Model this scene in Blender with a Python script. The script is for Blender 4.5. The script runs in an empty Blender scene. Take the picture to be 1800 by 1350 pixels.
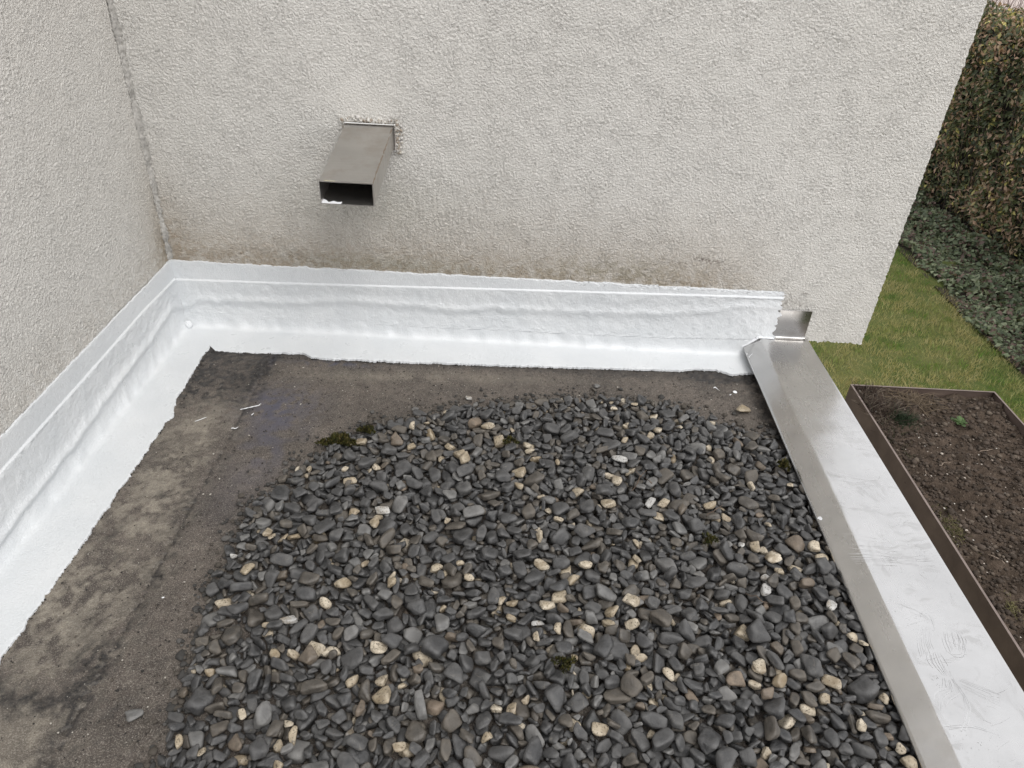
import bpy, bmesh, math, random
import numpy as np
from mathutils import Vector, Matrix, Quaternion, Euler

# ------------------------------------------------------------------ camera, sky, sun, exposure
scene = bpy.context.scene
COL = scene.collection
cam_data = bpy.data.cameras.new('camera')
cam_data.sensor_width = 36.0
cam_data.lens = 36.0 * 1294.0 / 1800.0
cam_data.clip_start = 0.02
cam_data.clip_end = 1000.0
cam = bpy.data.objects.new('camera', cam_data)
COL.objects.link(cam)
cam.matrix_world = Matrix(((0.998662, -0.051103, -0.007899, 0.847287),
                           (0.022316, 0.563730, -0.825658, -1.657496),
                           (0.046646, 0.824377, 0.564116, 1.0),
                           (0, 0, 0, 1)))
scene.camera = cam

SUN_EL, SUN_AZ = math.radians(56), math.radians(140)      # azimuth of the light's origin, clockwise from +y
world = bpy.data.worlds.new('World')
scene.world = world
world.use_nodes = True
wn, wl = world.node_tree.nodes, world.node_tree.links
sky = wn.new('ShaderNodeTexSky')
sky.sky_type = 'NISHITA'
sky.sun_disc = False
sky.sun_elevation = SUN_EL
sky.sun_rotation = SUN_AZ
sky.air_density = 1.0
sky.dust_density = 1.5
sky.ozone_density = 1.0
hs = wn.new('ShaderNodeHueSaturation')
hs.inputs['Saturation'].default_value = 0.10               # cloud cover takes the blue out of the sky
wl.new(sky.outputs[0], hs.inputs['Color'])
bgn = wn['Background']
cloud = wn.new('ShaderNodeMix')                            # an even cloud layer over the clear sky
cloud.data_type = 'RGBA'
cloud.inputs[0].default_value = 0.65
cloud.inputs[7].default_value = (5.6, 5.65, 5.8, 1)
wl.new(hs.outputs[0], cloud.inputs[6])
wl.new(cloud.outputs[2], bgn.inputs['Color'])
bgn.inputs['Strength'].default_value = 0.15

sun_data = bpy.data.lights.new('sun', 'SUN')
sun_data.energy = 1.0
sun_data.angle = math.radians(35)
sun_data.color = (1.0, 0.965, 0.92)
sun = bpy.data.objects.new('sun', sun_data)
COL.objects.link(sun)
sd = Vector((math.sin(SUN_AZ) * math.cos(SUN_EL), math.cos(SUN_AZ) * math.cos(SUN_EL), math.sin(SUN_EL)))
sun.rotation_euler = sd.to_track_quat('Z', 'Y').to_euler()
sun.location = (0, -3, 6)
scene.view_settings.view_transform = 'Standard'
scene.view_settings.look = 'None'
scene.view_settings.gamma = 1.0
scene.view_settings.use_curve_mapping = False
scene.view_settings.exposure = 0.70

RNG = np.random.RandomState(4)
rnd = random.Random(9)

# ------------------------------------------------------------------ helpers
def tag(o, label=None, cat=None, group=None, kind=None):
    if label: o['label'] = label
    if cat: o['category'] = cat
    if group: o['group'] = group
    if kind: o['kind'] = kind
    return o

def obj(name, mesh, mat=None, parent=None, smooth=False):
    o = bpy.data.objects.new(name, mesh)
    COL.objects.link(o)
    if parent is not None:
        o.parent = parent
        o.matrix_parent_inverse = Matrix.Translation(-Vector(parent.location)) if parent.rotation_euler == Euler((0, 0, 0)) else parent.matrix_world.inverted()
    if mat is not None and not mesh.materials:
        mesh.materials.append(mat)
    if smooth:
        mesh.polygons.foreach_set('use_smooth', [True] * len(mesh.polygons))
    return o

def empty(name, loc=(0, 0, 0)):
    o = bpy.data.objects.new(name, None)
    o.location = loc
    o.empty_display_size = 0.05
    COL.objects.link(o)
    return o

def fast_mesh(name, verts, faces, attrs=None):
    """verts (n,3), faces (m,3|4) arrays; attrs: dict name -> per-vertex floats or rgb"""
    verts = np.asarray(verts, dtype=np.float32)
    faces = np.asarray(faces, dtype=np.int32)
    me = bpy.data.meshes.new(name)
    k = faces.shape[1]
    me.vertices.add(len(verts))
    me.vertices.foreach_set('co', verts.ravel())
    me.loops.add(faces.size)
    me.loops.foreach_set('vertex_index', faces.ravel())
    me.polygons.add(len(faces))
    me.polygons.foreach_set('loop_start', np.arange(0, faces.size, k, dtype=np.int32))
    me.update(calc_edges=True)
    for n, a in (attrs or {}).items():
        a = np.asarray(a, dtype=np.float32)
        if a.ndim == 1:
            at = me.attributes.new(n, 'FLOAT', 'POINT')
            at.data.foreach_set('value', a)
        else:
            at = me.attributes.new(n, 'FLOAT_COLOR', 'POINT')
            at.data.foreach_set('color', np.hstack([a, np.ones((len(a), 1), np.float32)]).ravel())
    return me

def grid_faces(nu, nv, flip=False):
    i = np.arange(nu - 1)[:, None] * nv + np.arange(nv - 1)[None, :]
    i = i.ravel()
    f = np.stack([i, i + nv, i + nv + 1, i + 1], 1)
    return f[:, ::-1] if flip else f

def field(nu, nv, cu, cv, lo, hi, seed):
    """band-passed noise (wavelengths lo..hi metres) on an nu x nv grid of cells cu, cv; std 1"""
    r = np.random.RandomState(seed)
    fu = np.fft.fftfreq(nu, cu)[:, None]
    fv = np.fft.rfftfreq(nv, cv)[None, :]
    f = np.sqrt(fu ** 2 + fv ** 2)
    w = np.exp(-(f * lo) ** 2 * .7) * (1 - np.exp(-(f * hi) ** 2 * 1.5))
    g = np.fft.irfft2(np.fft.rfft2(r.normal(size=(nu, nv))) * w, s=(nu, nv))
    return g / g.std()

def blend(a, b, x):
    t = np.clip((x - a) / (b - a), 0, 1)
    return t * t * (3 - 2 * t)

def box_mesh(name, lo, hi, bevel=0.0):
    bm = bmesh.new()
    bmesh.ops.create_cube(bm, size=1)
    lo, hi = Vector(lo), Vector(hi)
    for v in bm.verts:
        v.co = Vector(((lo.x + hi.x) / 2 + v.co.x * (hi.x - lo.x), (lo.y + hi.y) / 2 + v.co.y * (hi.y - lo.y), (lo.z + hi.z) / 2 + v.co.z * (hi.z - lo.z)))
    if bevel:
        bmesh.ops.bevel(bm, geom=bm.edges[:], offset=bevel, segments=2, affect='EDGES', profile=.5)
    me = bpy.data.meshes.new(name)
    bm.to_mesh(me)
    bm.free()
    return me

def tube_verts(path, rad, sides=6):
    """returns verts, quads of a tube through path (list of 3-vectors), rad scalar or list"""
    P = [Vector(p) for p in path]
    V, F = [], []
    n = len(P)
    for i, p in enumerate(P):
        d = (P[min(i + 1, n - 1)] - P[max(i - 1, 0)]).normalized()
        a = d.orthogonal().normalized()
        b = d.cross(a)
        r = rad[i] if hasattr(rad, '__len__') else rad
        for k in range(sides):
            t = 2 * math.pi * k / sides
            V.append(p + (a * math.cos(t) + b * math.sin(t)) * r)
    for i in range(n - 1):
        for k in range(sides):
            k2 = (k + 1) % sides
            F.append((i * sides + k, i * sides + k2, (i + 1) * sides + k2, (i + 1) * sides + k))
    return [tuple(v) for v in V], F

class Mesher:
    def __init__(s): s.v, s.f, s.c = [], [], []
    def add(s, v, f, c=None):
        n = len(s.v)
        s.v += [tuple(x) for x in v]
        s.f += [tuple(i + n for i in q) for q in f]
        if c is not None: s.c += [c] * len(v)
    def mesh(s, name):
        me = bpy.data.meshes.new(name)
        me.from_pydata(s.v, [], s.f)
        if s.c:
            at = me.attributes.new('tint', 'FLOAT_COLOR', 'POINT')
            at.data.foreach_set('color', [x for c in s.c for x in (*c, 1.0)])
        return me

# ------------------------------------------------------------------ node material helper
class Mat:
    def __init__(s, name, rough=.6, metal=0.0, spec=.5):
        s.m = bpy.data.materials.new(name)
        s.m.use_nodes = True
        s.n, s.l = s.m.node_tree.nodes, s.m.node_tree.links
        s.b = s.n['Principled BSDF']
        s.b.inputs['Roughness'].default_value = rough
        s.b.inputs['Metallic'].default_value = metal
        s.b.inputs['Specular IOR Level'].default_value = spec
        s.tc = s.n.new('ShaderNodeTexCoord')
        s.geo = s.n.new('ShaderNodeNewGeometry')
    def link(s, a, b): s.l.new(a, b)
    def put(s, sock, v):
        if hasattr(v, 'default_value') or hasattr(v, 'links'): s.l.new(v, sock)
        else: sock.default_value = v
    def noise(s, scale, detail=4, rough=.55, vec=None, dist=0.0, col=False):
        t = s.n.new('ShaderNodeTexNoise')
        t.inputs['Scale'].default_value = scale
        t.inputs['Detail'].default_value = detail
        t.inputs['Roughness'].default_value = rough
        t.inputs['Distortion'].default_value = dist
        s.l.new(vec if vec is not None else s.geo.outputs['Position'], t.inputs['Vector'])
        return t.outputs['Color' if col else 'Fac']
    def voro(s, scale, feature='F1', out='Distance', vec=None, rand=1.0):
        t = s.n.new('ShaderNodeTexVoronoi')
        t.feature = feature
        t.inputs['Scale'].default_value = scale
        t.inputs['Randomness'].default_value = rand
        s.l.new(vec if vec is not None else s.geo.outputs['Position'], t.inputs['Vector'])
        return t.outputs[out]
    def ramp(s, fac, *stops, interp='LINEAR'):
        r = s.n.new('ShaderNodeValToRGB')
        r.color_ramp.interpolation = interp
        e = r.color_ramp.elements
        while len(e) < len(stops): e.new(.5)
        for q, (p, c) in zip(e, stops):
            q.position = p
            q.color = (c, c, c, 1) if not hasattr(c, '__len__') else (*c, 1)
        s.l.new(fac, r.inputs[0])
        return r.outputs[0]
    def mix(s, fac, a, b, mode='MIX'):
        m = s.n.new('ShaderNodeMix')
        m.data_type = 'RGBA'
        m.blend_type = mode
        s.put(m.inputs[0], fac)
        for k, v in ((6, a), (7, b)):
            if hasattr(v, '__len__') and not hasattr(v, 'links'): m.inputs[k].default_value = (*v, 1) if len(v) == 3 else v
            else: s.put(m.inputs[k], v)
        return m.outputs[2]
    def math(s, op, a, b=0.0, clamp=False):
        m = s.n.new('ShaderNodeMath')
        m.operation = op
        m.use_clamp = clamp
        s.put(m.inputs[0], a)
        s.put(m.inputs[1], b)
        return m.outputs[0]
    def attr(s, name, out='Fac', kind='GEOMETRY'):
        a = s.n.new('ShaderNodeAttribute')
        a.attribute_name = name
        a.attribute_type = kind
        return a.outputs[out]
    def sep(s, v):
        n = s.n.new('ShaderNodeSeparateXYZ')
        s.l.new(v, n.inputs[0])
        return n.outputs
    def mapv(s, scale=(1, 1, 1), rot=(0, 0, 0), loc=(0, 0, 0), vec=None):
        n = s.n.new('ShaderNodeMapping')
        n.inputs['Scale'].default_value = scale
        n.inputs['Rotation'].default_value = rot
        n.inputs['Location'].default_value = loc
        s.l.new(vec if vec is not None else s.geo.outputs['Position'], n.inputs['Vector'])
        return n.outputs[0]
    def bump(s, h, dist, strength=1.0, prev=None):
        b = s.n.new('ShaderNodeBump')
        b.inputs['Distance'].default_value = dist
        b.inputs['Strength'].default_value = strength
        s.l.new(h, b.inputs['Height'])
        if prev is not None: s.l.new(prev, b.inputs['Normal'])
        return b.outputs[0]
    def out(s, col=None, rough=None, normal=None, metal=None, coat=None):
        if col is not None:
            if hasattr(col, '__len__') and not hasattr(col, 'links'): s.b.inputs['Base Color'].default_value = (*col, 1)
            else: s.l.new(col, s.b.inputs['Base Color'])
        if rough is not None: s.put(s.b.inputs['Roughness'], rough)
        if metal is not None: s.put(s.b.inputs['Metallic'], metal)
        if normal is not None: s.l.new(normal, s.b.inputs['Normal'])
        if coat is not None:
            s.b.inputs['Coat Weight'].default_value = coat[0]
            s.b.inputs['Coat Roughness'].default_value = coat[1]
            if normal is not None: s.l.new(normal, s.b.inputs['Coat Normal'])
        return s.m

# ------------------------------------------------------------------ materials
def mat_plaster():
    k = Mat('render_plaster', .88, spec=.25)
    big = k.noise(1.6, 3)
    base = k.mix(k.ramp(big, (.3, 0.0), (.7, 1.0)), (.70, .682, .64), (.755, .738, .70))
    fine = k.noise(420, 3, .7)
    base = k.mix(k.ramp(fine, (.3, .0), (.75, .35)), base, (.58, .555, .52))
    st = k.attr('stain', 'Color')
    ss = k.sep(st)
    base = k.mix(k.math('MULTIPLY', ss[0], .85, True), base, (.36, .295, .22))       # brown splash dirt
    base = k.mix(k.math('MULTIPLY', ss[1], .8, True), base, (.27, .27, .20))          # greenish grime, and the tone below the spout
    base = k.mix(k.math('MULTIPLY', ss[2], .8, True), base, (.10, .07, .055))         # rusty / black specks
    dots = k.voro(14)
    rare = k.noise(5, 1)
    dm = k.math('MULTIPLY', k.ramp(dots, (.0, 1.0), (.022, 0.0)), k.ramp(rare, (.52, 0), (.56, 1)))
    base = k.mix(dm, base, (.12, .10, .08))
    b = k.bump(k.ramp(k.noise(250, 3, .6, dist=.15), (.28, 0), (.68, 1)), .0030, 1.0)
    b = k.bump(k.noise(620, 2, .6), .0006, .8, b)
    return k.out(base, .9, b)

def mat_membrane():
    k = Mat('white_liquid_coating', .25, spec=.5)
    c = k.mix(k.ramp(k.noise(9, 3), (.3, 0), (.7, 1)), (.605, .625, .640), (.66, .675, .685))
    d = k.attr('stain')
    c = k.mix(d, c, (.40, .38, .35))
    sp = k.voro(30)
    c = k.mix(k.math('MULTIPLY', k.ramp(sp, (.0, 1.0), (.035, 0.0)), k.ramp(k.noise(6, 1), (.55, 0), (.6, .7))), c, (.2, .2, .19))
    b = k.bump(k.ramp(k.noise(330, 3, .6), (.3, 0), (.8, 1)), .0011, .7)
    return k.out(c, k.ramp(k.noise(25, 3), (.3, .26), (.7, .36)), b, coat=(.16, .17))

def mat_felt():
    k = Mat('roof_felt', .75, spec=.35)
    n1 = k.noise(7, 6, .62)
    n2 = k.noise(38, 5, .6)
    c = k.mix(k.ramp(n1, (.34, 0), (.66, 1)), (.058, .047, .040), (.128, .106, .090))
    c = k.mix(k.ramp(n2, (.4, .0), (.7, .6)), c, (.045, .038, .033))
    gr = k.noise(520, 2, .75)
    c = k.mix(k.ramp(gr, (.5, 0), (.68, .75)), c, (.29, .265, .23))
    c = k.mix(k.ramp(k.noise(400, 2, .6), (.33, .85), (.45, 0)), c, (.018, .016, .015))
    ss = k.sep(k.attr('stain', 'Color'))
    c = k.mix(ss[1], c, (.20, .175, .14))
    c = k.mix(k.math('MULTIPLY', k.ramp(gr, (.42, 0), (.6, .6)), ss[1]), c, (.36, .33, .28))
    c = k.mix(ss[2], c, (.080, .079, .105))
    c = k.mix(k.math('MULTIPLY', ss[0], k.ramp(k.noise(180, 4, .7), (.25, .45), (.6, 1))), c, (.018, .0165, .0165))
    gv = k.voro(160, out='Distance')
    c = k.mix(k.math('MULTIPLY', k.ramp(gv, (.0, 1.0), (.16, 0.0)), k.ramp(k.noise(90, 1), (.58, 0), (.62, .9))), c, (.5, .47, .42))
    b = k.bump(k.noise(500, 3, .75), .0011, .9)
    b = k.bump(n2, .004, .35, b)
    rg = k.mix(ss[0], k.ramp(n1, (.3, .55), (.7, .85)), (.42, .42, .42))
    return k.out(c, rg, b)

def mat_steel(name, base, rough, marks=False, tintn=None):
    k = Mat(name, rough, 1.0)
    c = k.mix(k.ramp(k.noise(12, 5, .6), (.3, 0), (.7, 1)), base, tuple(x * .86 for x in base))
    br = k.noise(60, 3, .6, k.mapv((1, .04, 1)))
    rg = k.math('ADD', k.math('MULTIPLY', br, .12), rough - .05)
    nrm = k.bump(k.noise(7, 2), .004, .25)
    if marks:
        # smeared hand and boot marks, dried puddles, fine scratches
        warp = k.n.new('ShaderNodeVectorMath')
        warp.operation = 'ADD'
        nz = k.noise(8, 3, .6, col=True)
        wsc = k.n.new('ShaderNodeVectorMath')
        wsc.operation = 'SCALE'
        wsc.inputs['Scale'].default_value = .09
        k.l.new(nz, wsc.inputs[0])
        k.l.new(k.geo.outputs['Position'], warp.inputs[0])
        k.l.new(wsc.outputs[0], warp.inputs[1])
        streak = k.noise(70, 3, .55, k.mapv((.16, 1.5, 1), vec=warp.outputs[0]))
        wave = k.noise(85, 2, .5, k.mapv((1.3, .22, 1), rot=(0, 0, .5), vec=warp.outputs[0]))
        patch = k.ramp(k.noise(9, 3, .6, dist=.8), (.50, 0), (.58, 1))
        patch2 = k.ramp(k.noise(11, 3, .6, k.mapv(loc=(3, 5, 0)), dist=.6), (.53, 0), (.60, 1))
        y = k.sep(k.geo.outputs['Position'])[1]
        near = k.ramp(k.math('MULTIPLY', y, -1.0), (.18, 0.05), (.62, 1))
        m1 = k.math('MULTIPLY', k.math('MULTIPLY', k.ramp(streak, (.50, 0), (.60, 1)), patch), near)
        m2 = k.math('MULTIPLY', k.math('MULTIPLY', k.ramp(wave, (.50, 0), (.62, 1)), patch2), near)
        film = k.ramp(k.noise(5.5, 5, .65), (.32, 0), (.68, 1))
        topm = k.ramp(k.sep(k.geo.outputs['Normal'])[2], (.93, 0), (.98, 1))
        sc = k.ramp(k.voro(26, 'DISTANCE_TO_EDGE', vec=warp.outputs[0]), (.0, 1), (.012, 0))
        sc = k.math('MULTIPLY', sc, k.ramp(k.noise(13, 2), (.5, 0), (.6, .6)))
        m = k.math('MAXIMUM', k.math('MAXIMUM', k.math('MULTIPLY', m1, .35), k.math('MULTIPLY', m2, .3)), k.math('MULTIPLY', sc, .3))
        m = k.math('MULTIPLY', m, topm)
        spk = k.math('MULTIPLY', k.ramp(k.voro(75), (.0, 1), (.13, 0)), k.ramp(k.noise(12, 3, .7), (.54, 0), (.62, .8)))
        c = k.mix(k.math('MAXIMUM', m, spk), c, (.36, .35, .335))
        c = k.mix(k.math('MULTIPLY', film, .12), c, (.62, .61, .59))
        rg = k.math('ADD', rg, k.math('ADD', k.math('MULTIPLY', film, .06), k.math('MULTIPLY', m, .15)))
        nrm = k.bump(k.noise(9, 3), .003, .35)
    if tintn:
        t = k.ramp(k.noise(16, 4, .65), (.48, 0), (.68, .75))
        c = k.mix(t, c, tintn)
        rg = k.math('ADD', rg, k.math('MULTIPLY', t, .15))
    return k.out(c, rg, nrm)

def mat_plain(name, c1, c2, scale=20, rough=.8, bump=(.002, 60), spec=.4, metal=0.0):
    k = Mat(name, rough, metal, spec)
    c = k.mix(k.ramp(k.noise(scale, 5, .6), (.32, 0), (.68, 1)), c1, c2)
    return k.out(c, rough, k.bump(k.noise(bump[1], 4, .65), bump[0], .8))

def mat_tint(name, rough=.7, spec=.3, jitter=.25, scale=40, trans=0.0):
    k = Mat(name, rough, 0, spec)
    c = k.attr('tint', 'Color')
    c = k.mix(k.ramp(k.noise(scale, 3), (.3, 0), (.7, jitter)), c, (.03, .028, .02))
    k.out(c, rough)
    if trans:                                              # light passing through thin leaves
        tr = k.n.new('ShaderNodeBsdfTranslucent')
        k.l.new(k.mix(1.0, c, (1.0, 1.0, .55), 'MULTIPLY'), tr.inputs['Color'])
        mx = k.n.new('ShaderNodeMixShader')
        mx.inputs[0].default_value = trans
        k.l.new(k.b.outputs[0], mx.inputs[1])
        k.l.new(tr.outputs[0], mx.inputs[2])
        k.l.new(mx.outputs[0], k.n['Material Output'].inputs['Surface'])
    return k.m

def mat_pebble(name, kind, by_attr):
    """kind 0 slate grey, 1 brownish, 2 cream granite, 3 pale grey, 4 tan, 5 mid grey"""
    k = Mat(name, .7, 0, .5)
    if by_attr:
        vec, rv = k.geo.outputs['Position'], k.attr('rnd')
    else:
        info = k.n.new('ShaderNodeObjectInfo')
        rv = info.outputs['Random']
        vec = k.geo.outputs['Position']
    P = {0: ((.023, .023, .0235), (.078, .076, .074)), 1: ((.042, .038, .033), (.088, .076, .062)), 2: ((.34, .275, .185), (.60, .53, .42)),
         3: ((.42, .41, .39), (.62, .61, .58)), 4: ((.12, .10, .078), (.20, .155, .115)), 5: ((.075, .074, .072), (.13, .126, .12))}[kind]
    c = k.mix(rv, *P)
    c = k.mix(k.ramp(k.noise(60, 5, .65, vec), (.38, 0), (.66, .8)), c, tuple(x * 1.9 for x in P[0]) if kind in (0, 1, 5) else tuple(x * .62 for x in P[0]))
    if kind in (0, 1, 5):
        vein = k.ramp(k.noise(35, 2, .5, vec, dist=1.2), (.494, 0), (.5, 1), (.506, 0))
        c = k.mix(k.math('MULTIPLY', vein, k.ramp(rv, (.80, 0), (.84, .35))), c, (.30, .27, .22))
        c = k.mix(k.ramp(k.noise(650, 2, .6, vec), (.62, 0), (.72, .35)), c, (.16, .15, .14))
    if kind in (2, 3):
        spk = k.ramp(k.noise(330, 3, .6, vec), (.56, 0), (.63, .9))
        c = k.mix(spk, c, (.07, .055, .04))
        c = k.mix(k.ramp(k.noise(28, 3, .6, vec), (.5, 0), (.66, .75)), c, (.20, .15, .09))
    if kind == 4:
        c = k.mix(k.ramp(k.noise(400, 2, .6, vec), (.6, 0), (.7, .5)), c, (.05, .04, .03))
    pt = k.ramp(k.geo.outputs['Pointiness'], (.52, 0), (.60, .35 if kind in (0, 1, 5) else .05))
    c = k.mix(pt, c, tuple(min(1, x * 2.2) for x in P[1]))
    b = k.bump(k.noise(130, 4, .65, vec), .0026, .8)
    b = k.bump(k.noise(900, 3, .6, vec), .0003, .7, b)
    return k.out(c, k.ramp(rv, (0, .36), (1, .72)), b)

M_plaster = mat_plaster()
M_white = mat_membrane()
M_felt = mat_felt()
M_cap = mat_steel('stainless_capping', (.66, .65, .64), .22, marks=True)
M_plate = mat_steel('stainless_plate', (.29, .285, .28), .25, tintn=(.20, .188, .178))
M_pipe = mat_steel('weathered_stainless', (.56, .545, .52), .36, tintn=(.44, .40, .36))
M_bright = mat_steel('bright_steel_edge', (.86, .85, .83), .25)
M_dark = mat_plain('bitumen_dark', (.02, .019, .018), (.035, .032, .03), 30, .7)
M_joint = mat_plain('dirty_joint_mortar', (.30, .29, .27), (.50, .485, .455), 30, .92, (.003, 180))
M_masonry = mat_plain('masonry', (.42, .40, .37), (.5, .48, .44), 3, .9)
M_corten = mat_plain('corten_steel', (.070, .048, .039), (.115, .082, .066), 5, .72, (.0006, 60))
M_corten_edge = mat_plain('corten_edge', (.16, .125, .11), (.22, .175, .155), 12, .6, (.0004, 60))
M_smear = mat_steel('smear_film', (.72, .71, .70), .27)
M_paint = mat_plain('white_paint_splash', (.76, .78, .80), (.82, .83, .85), 40, .45, (.0003, 300))

# ================================================================== LARGE STRUCTURE
# ---- rendered house walls: one building, two wall planes with real relief
def smear(P, cx, cy, rx, ry, seed=0):
    return np.exp(-(((P[..., 0] - cx) / rx) ** 2 + ((P[..., 1] - cy) / ry) ** 2))

def relief(nu, nv, cell, seed, amp=.0011):
    g = field(nu, nv, cell, cell, .0040, .0090, seed)
    g = np.tanh(g * 1.1)
    sl = field(nu, nv, cell, cell, .05, .3, seed + 1)
    h = amp * g * (1 + .35 * np.tanh(sl)) + .00018 * sl + .0008 * field(nu, nv, cell, cell, .4, 2.0, seed + 2)
    return h

house = empty('house', (0, 0, 0))
tag(house, 'off-white rough rendered house walls meeting in a corner behind the gravel roof', 'house wall')

CE = .0028
# back wall (faces -y)
xs = np.concatenate([np.arange(-.004, 1.7620, CE), [1.7635]])
zs = np.concatenate([np.arange(.049, .99, CE), np.arange(1.0, 2.65, .1)])
nx, nz = len(xs), len(zs)
H = np.zeros((nx, nz))
nf = int((.99 - .049) / CE) + 1
h0 = relief(nx, nf, CE, 21)
H[:, :nf] = h0
X, Z = np.meshgrid(xs, zs, indexing='ij')
# softer trowelled ring of repair mortar round the spout
rr = np.maximum(np.abs(X - .517) - .056, np.abs(Z - .519) - .030)
ring = np.exp(-(np.maximum(rr, 0) / .012) ** 2)
lump = field(nx, nz, CE, CE, .008, .03, 5)
H += ring * (.0012 + .0014 * lump) * (Z < .7)
H += .0015 * np.exp(-((X - .50) / .05) ** 2 - ((Z - .60) / .035) ** 2)
H *= 1 - .55 * np.exp(-((X - .50) / .055) ** 2 - ((Z - .60) / .05) ** 2)
# vertical trowel drag marks below right of the spout
drag = field(nx, nz, CE, CE * .12, .006, .02, 8) * np.exp(-((X - .68) / .15) ** 2 - ((Z - .33) / .14) ** 2)
H += .00045 * drag
H[-1, :] *= .3
edge_j = .0008 * field(nz, 8, CE, CE, .006, .03, 3)[:, 0]
Y = -H.copy()
X2, Z2 = X.copy(), Z.copy()
X2[-1, :] += edge_j
X2[-2, :] += edge_j * .8
low = np.clip(1 - (Z - .049) / .008, 0, 1)
Z2 += low * (.0012 * field(nx, 8, CE, CE, .01, .06, 6)[:, :1] + .0011 * field(nx, 8, CE, CE, .005, .012, 7)[:, :1])
# stains and tone patches
lo1 = field(nx, nz, CE, CE, .02, .25, 31)
lo2 = field(nx, nz, CE, CE, .008, .05, 32)
n12 = lo1 * .6 + lo2 * .25
brown = blend(.46, .17, Z + .035 * lo1) * (.34 + .34 * blend(-1, 1, n12)) * blend(1.62, 1.30, X)
brown += .55 * blend(.30, .17, Z + .012 * lo1) * blend(1.55, 1.25, X) * (.6 + .2 * n12)
brown += .5 * np.exp(-(X / .05) ** 2) * blend(.55, .2, Z) * (.7 + .3 * n12)
brown += .16 * blend(.55, .25, Z) * blend(1.6, 1.2, X) * blend(-.5, 1.2, n12)
green = .45 * np.exp(-((X - 1.10) / .16) ** 2 - ((Z - .215) / .035) ** 2) * blend(-1, 1, n12) + .35 * np.exp(-((X - .55) / .25) ** 2 - ((Z - .205) / .022) ** 2)
green += .25 * np.exp(-((X - .5) / .2) ** 2 - ((Z - .36) / .07) ** 2)  # broad greenish darker tone on the wall below the spout
rust = np.zeros_like(X)
for cx, cz, rx, rz, a in ((1.305, .262, .018, .006, .9), (1.33, .256, .02, .005, .7), (1.35, .262, .012, .004, .7), (1.26, .25, .02, .006, .35), (1.40, .24, .03, .007, .3), (1.565, .152, .04, .006, .75), (1.54, .165, .02, .012, .4), (1.60, .165, .02, .004, .35), (1.58, .185, .008, .003, .9)):
    rust += a * np.exp(-((X - cx) / rx) ** 2 - ((Z - cz) / rz) ** 2) * blend(-.4, .9, lo2)
rust += .5 * ring * (rr > -.004) * blend(-.2, 1.2, lump) * (X > .55)
rust += .35 * ring * blend(-.2, 1.2, lump)
st = np.clip(np.stack([brown, green, rust], -1), 0, 1)
V = np.stack([X2, Y, Z2], -1).reshape(-1, 3)
F = grid_faces(nx, nz)
# return the plaster skin round the free right edge and the bottom edge
n0 = len(V)
right = np.arange(nz) + (nx - 1) * nz
bottom = np.arange(nx) * nz
VR = V[right].copy(); VR[:, 1] = .30; VR[:, 0] += .001
VB = V[bottom].copy(); VB[:, 1] = .30; VB[:, 2] = .051
ir = n0 + np.arange(nz)
ib = n0 + nz + np.arange(nx)
FR = np.stack([right[:-1], ir[:-1], ir[1:], right[1:]], 1)
FB = np.stack([bottom[:-1], bottom[1:], ib[1:], ib[:-1]], 1)
V = np.vstack([V, VR, VB]); F = np.vstack([F, FR, FB])
S = np.vstack([st.reshape(-1, 3), st.reshape(-1, 3)[right], st.reshape(-1, 3)[bottom]])
me = fast_mesh('wall', V, F, {'stain': S})
back_wall = obj('wall', me, M_plaster, house, True)
back_wall['label'] = 'rendered wall with the metal spout, its right edge free'

# left wall (faces +x)
ys = np.concatenate([np.arange(-4.0, -.80, .1), np.arange(-.80, .004, CE)])
zs = np.concatenate([np.arange(.10, .93, CE), np.linspace(.95, 1.15, 6)])
ny, nz = len(ys), len(zs)
nyf, nzf = int(.804 / CE) + 1, int(.83 / CE) + 1
Yg, Zg = np.meshgrid(ys, zs, indexing='ij')
H = np.zeros((ny, nz))
hf = relief(nyf, nzf, CE, 41, .0009)
H[-nyf:, :nzf] = hf
l1 = field(ny, nz, CE, CE, .02, .3, 51)
l2 = field(ny, nz, CE, CE, .008, .05, 52)
n12 = l1 * .6 + l2 * .25
corner = np.exp(-(np.abs(Yg) / .07) ** 1.3)
brown = .95 * corner * blend(.50, .19, Zg + .02 * l1) * (.8 + .3 * n12) + .26 * blend(.33, .19, Zg + .02 * l1) * blend(-1.2, 1, n12) + .12 * corner
st = np.clip(np.stack([brown, .15 * corner * blend(.6, .2, Zg), 0 * brown], -1), 0, 1)
V = np.stack([H, Yg, Zg], -1).reshape(-1, 3)
me = fast_mesh('wall', V, grid_faces(ny, nz), {'stain': st.reshape(-1, 3)})
left_wall = obj('wall', me, M_plaster, house, True)
left_wall['label'] = 'side wall of the corner at the left'

# ragged joint in the corner of the two walls
zz = np.arange(.186, 1.15, .003)
n = len(zz)
npf = 9
t = np.linspace(0, 1, npf)
f1 = field(n, 16, .003, .004, .007, .03, 61)[:, :npf]
f2 = field(n, 16, .003, .004, .03, .2, 62)[:, :1]
w = .0088 + .0012 * f2 + .0007 * f1[:, :1]
ang = t[None, :] * math.pi / 2
# a shallow fillet with a pressed groove along each side
px = w * (1 - np.sin(ang)) ** 1.25 + .0016
py = w * (1 - np.cos(ang)) ** 1.25 + .0016
rid = .0011 * f1 + .0016 * np.exp(-((t - .5) / .16) ** 2)[None, :] - .0008
VX = px + rid * .7; VY = -(py + rid * .7)
VX[:, 0] += .001; VY[:, -1] -= .001
V = np.stack([VX, VY, np.repeat(zz[:, None], npf, 1)], -1).reshape(-1, 3)
obj('corner_joint', fast_mesh('corner_joint', V, grid_faces(n, npf, True)), M_joint, house, True)

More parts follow.
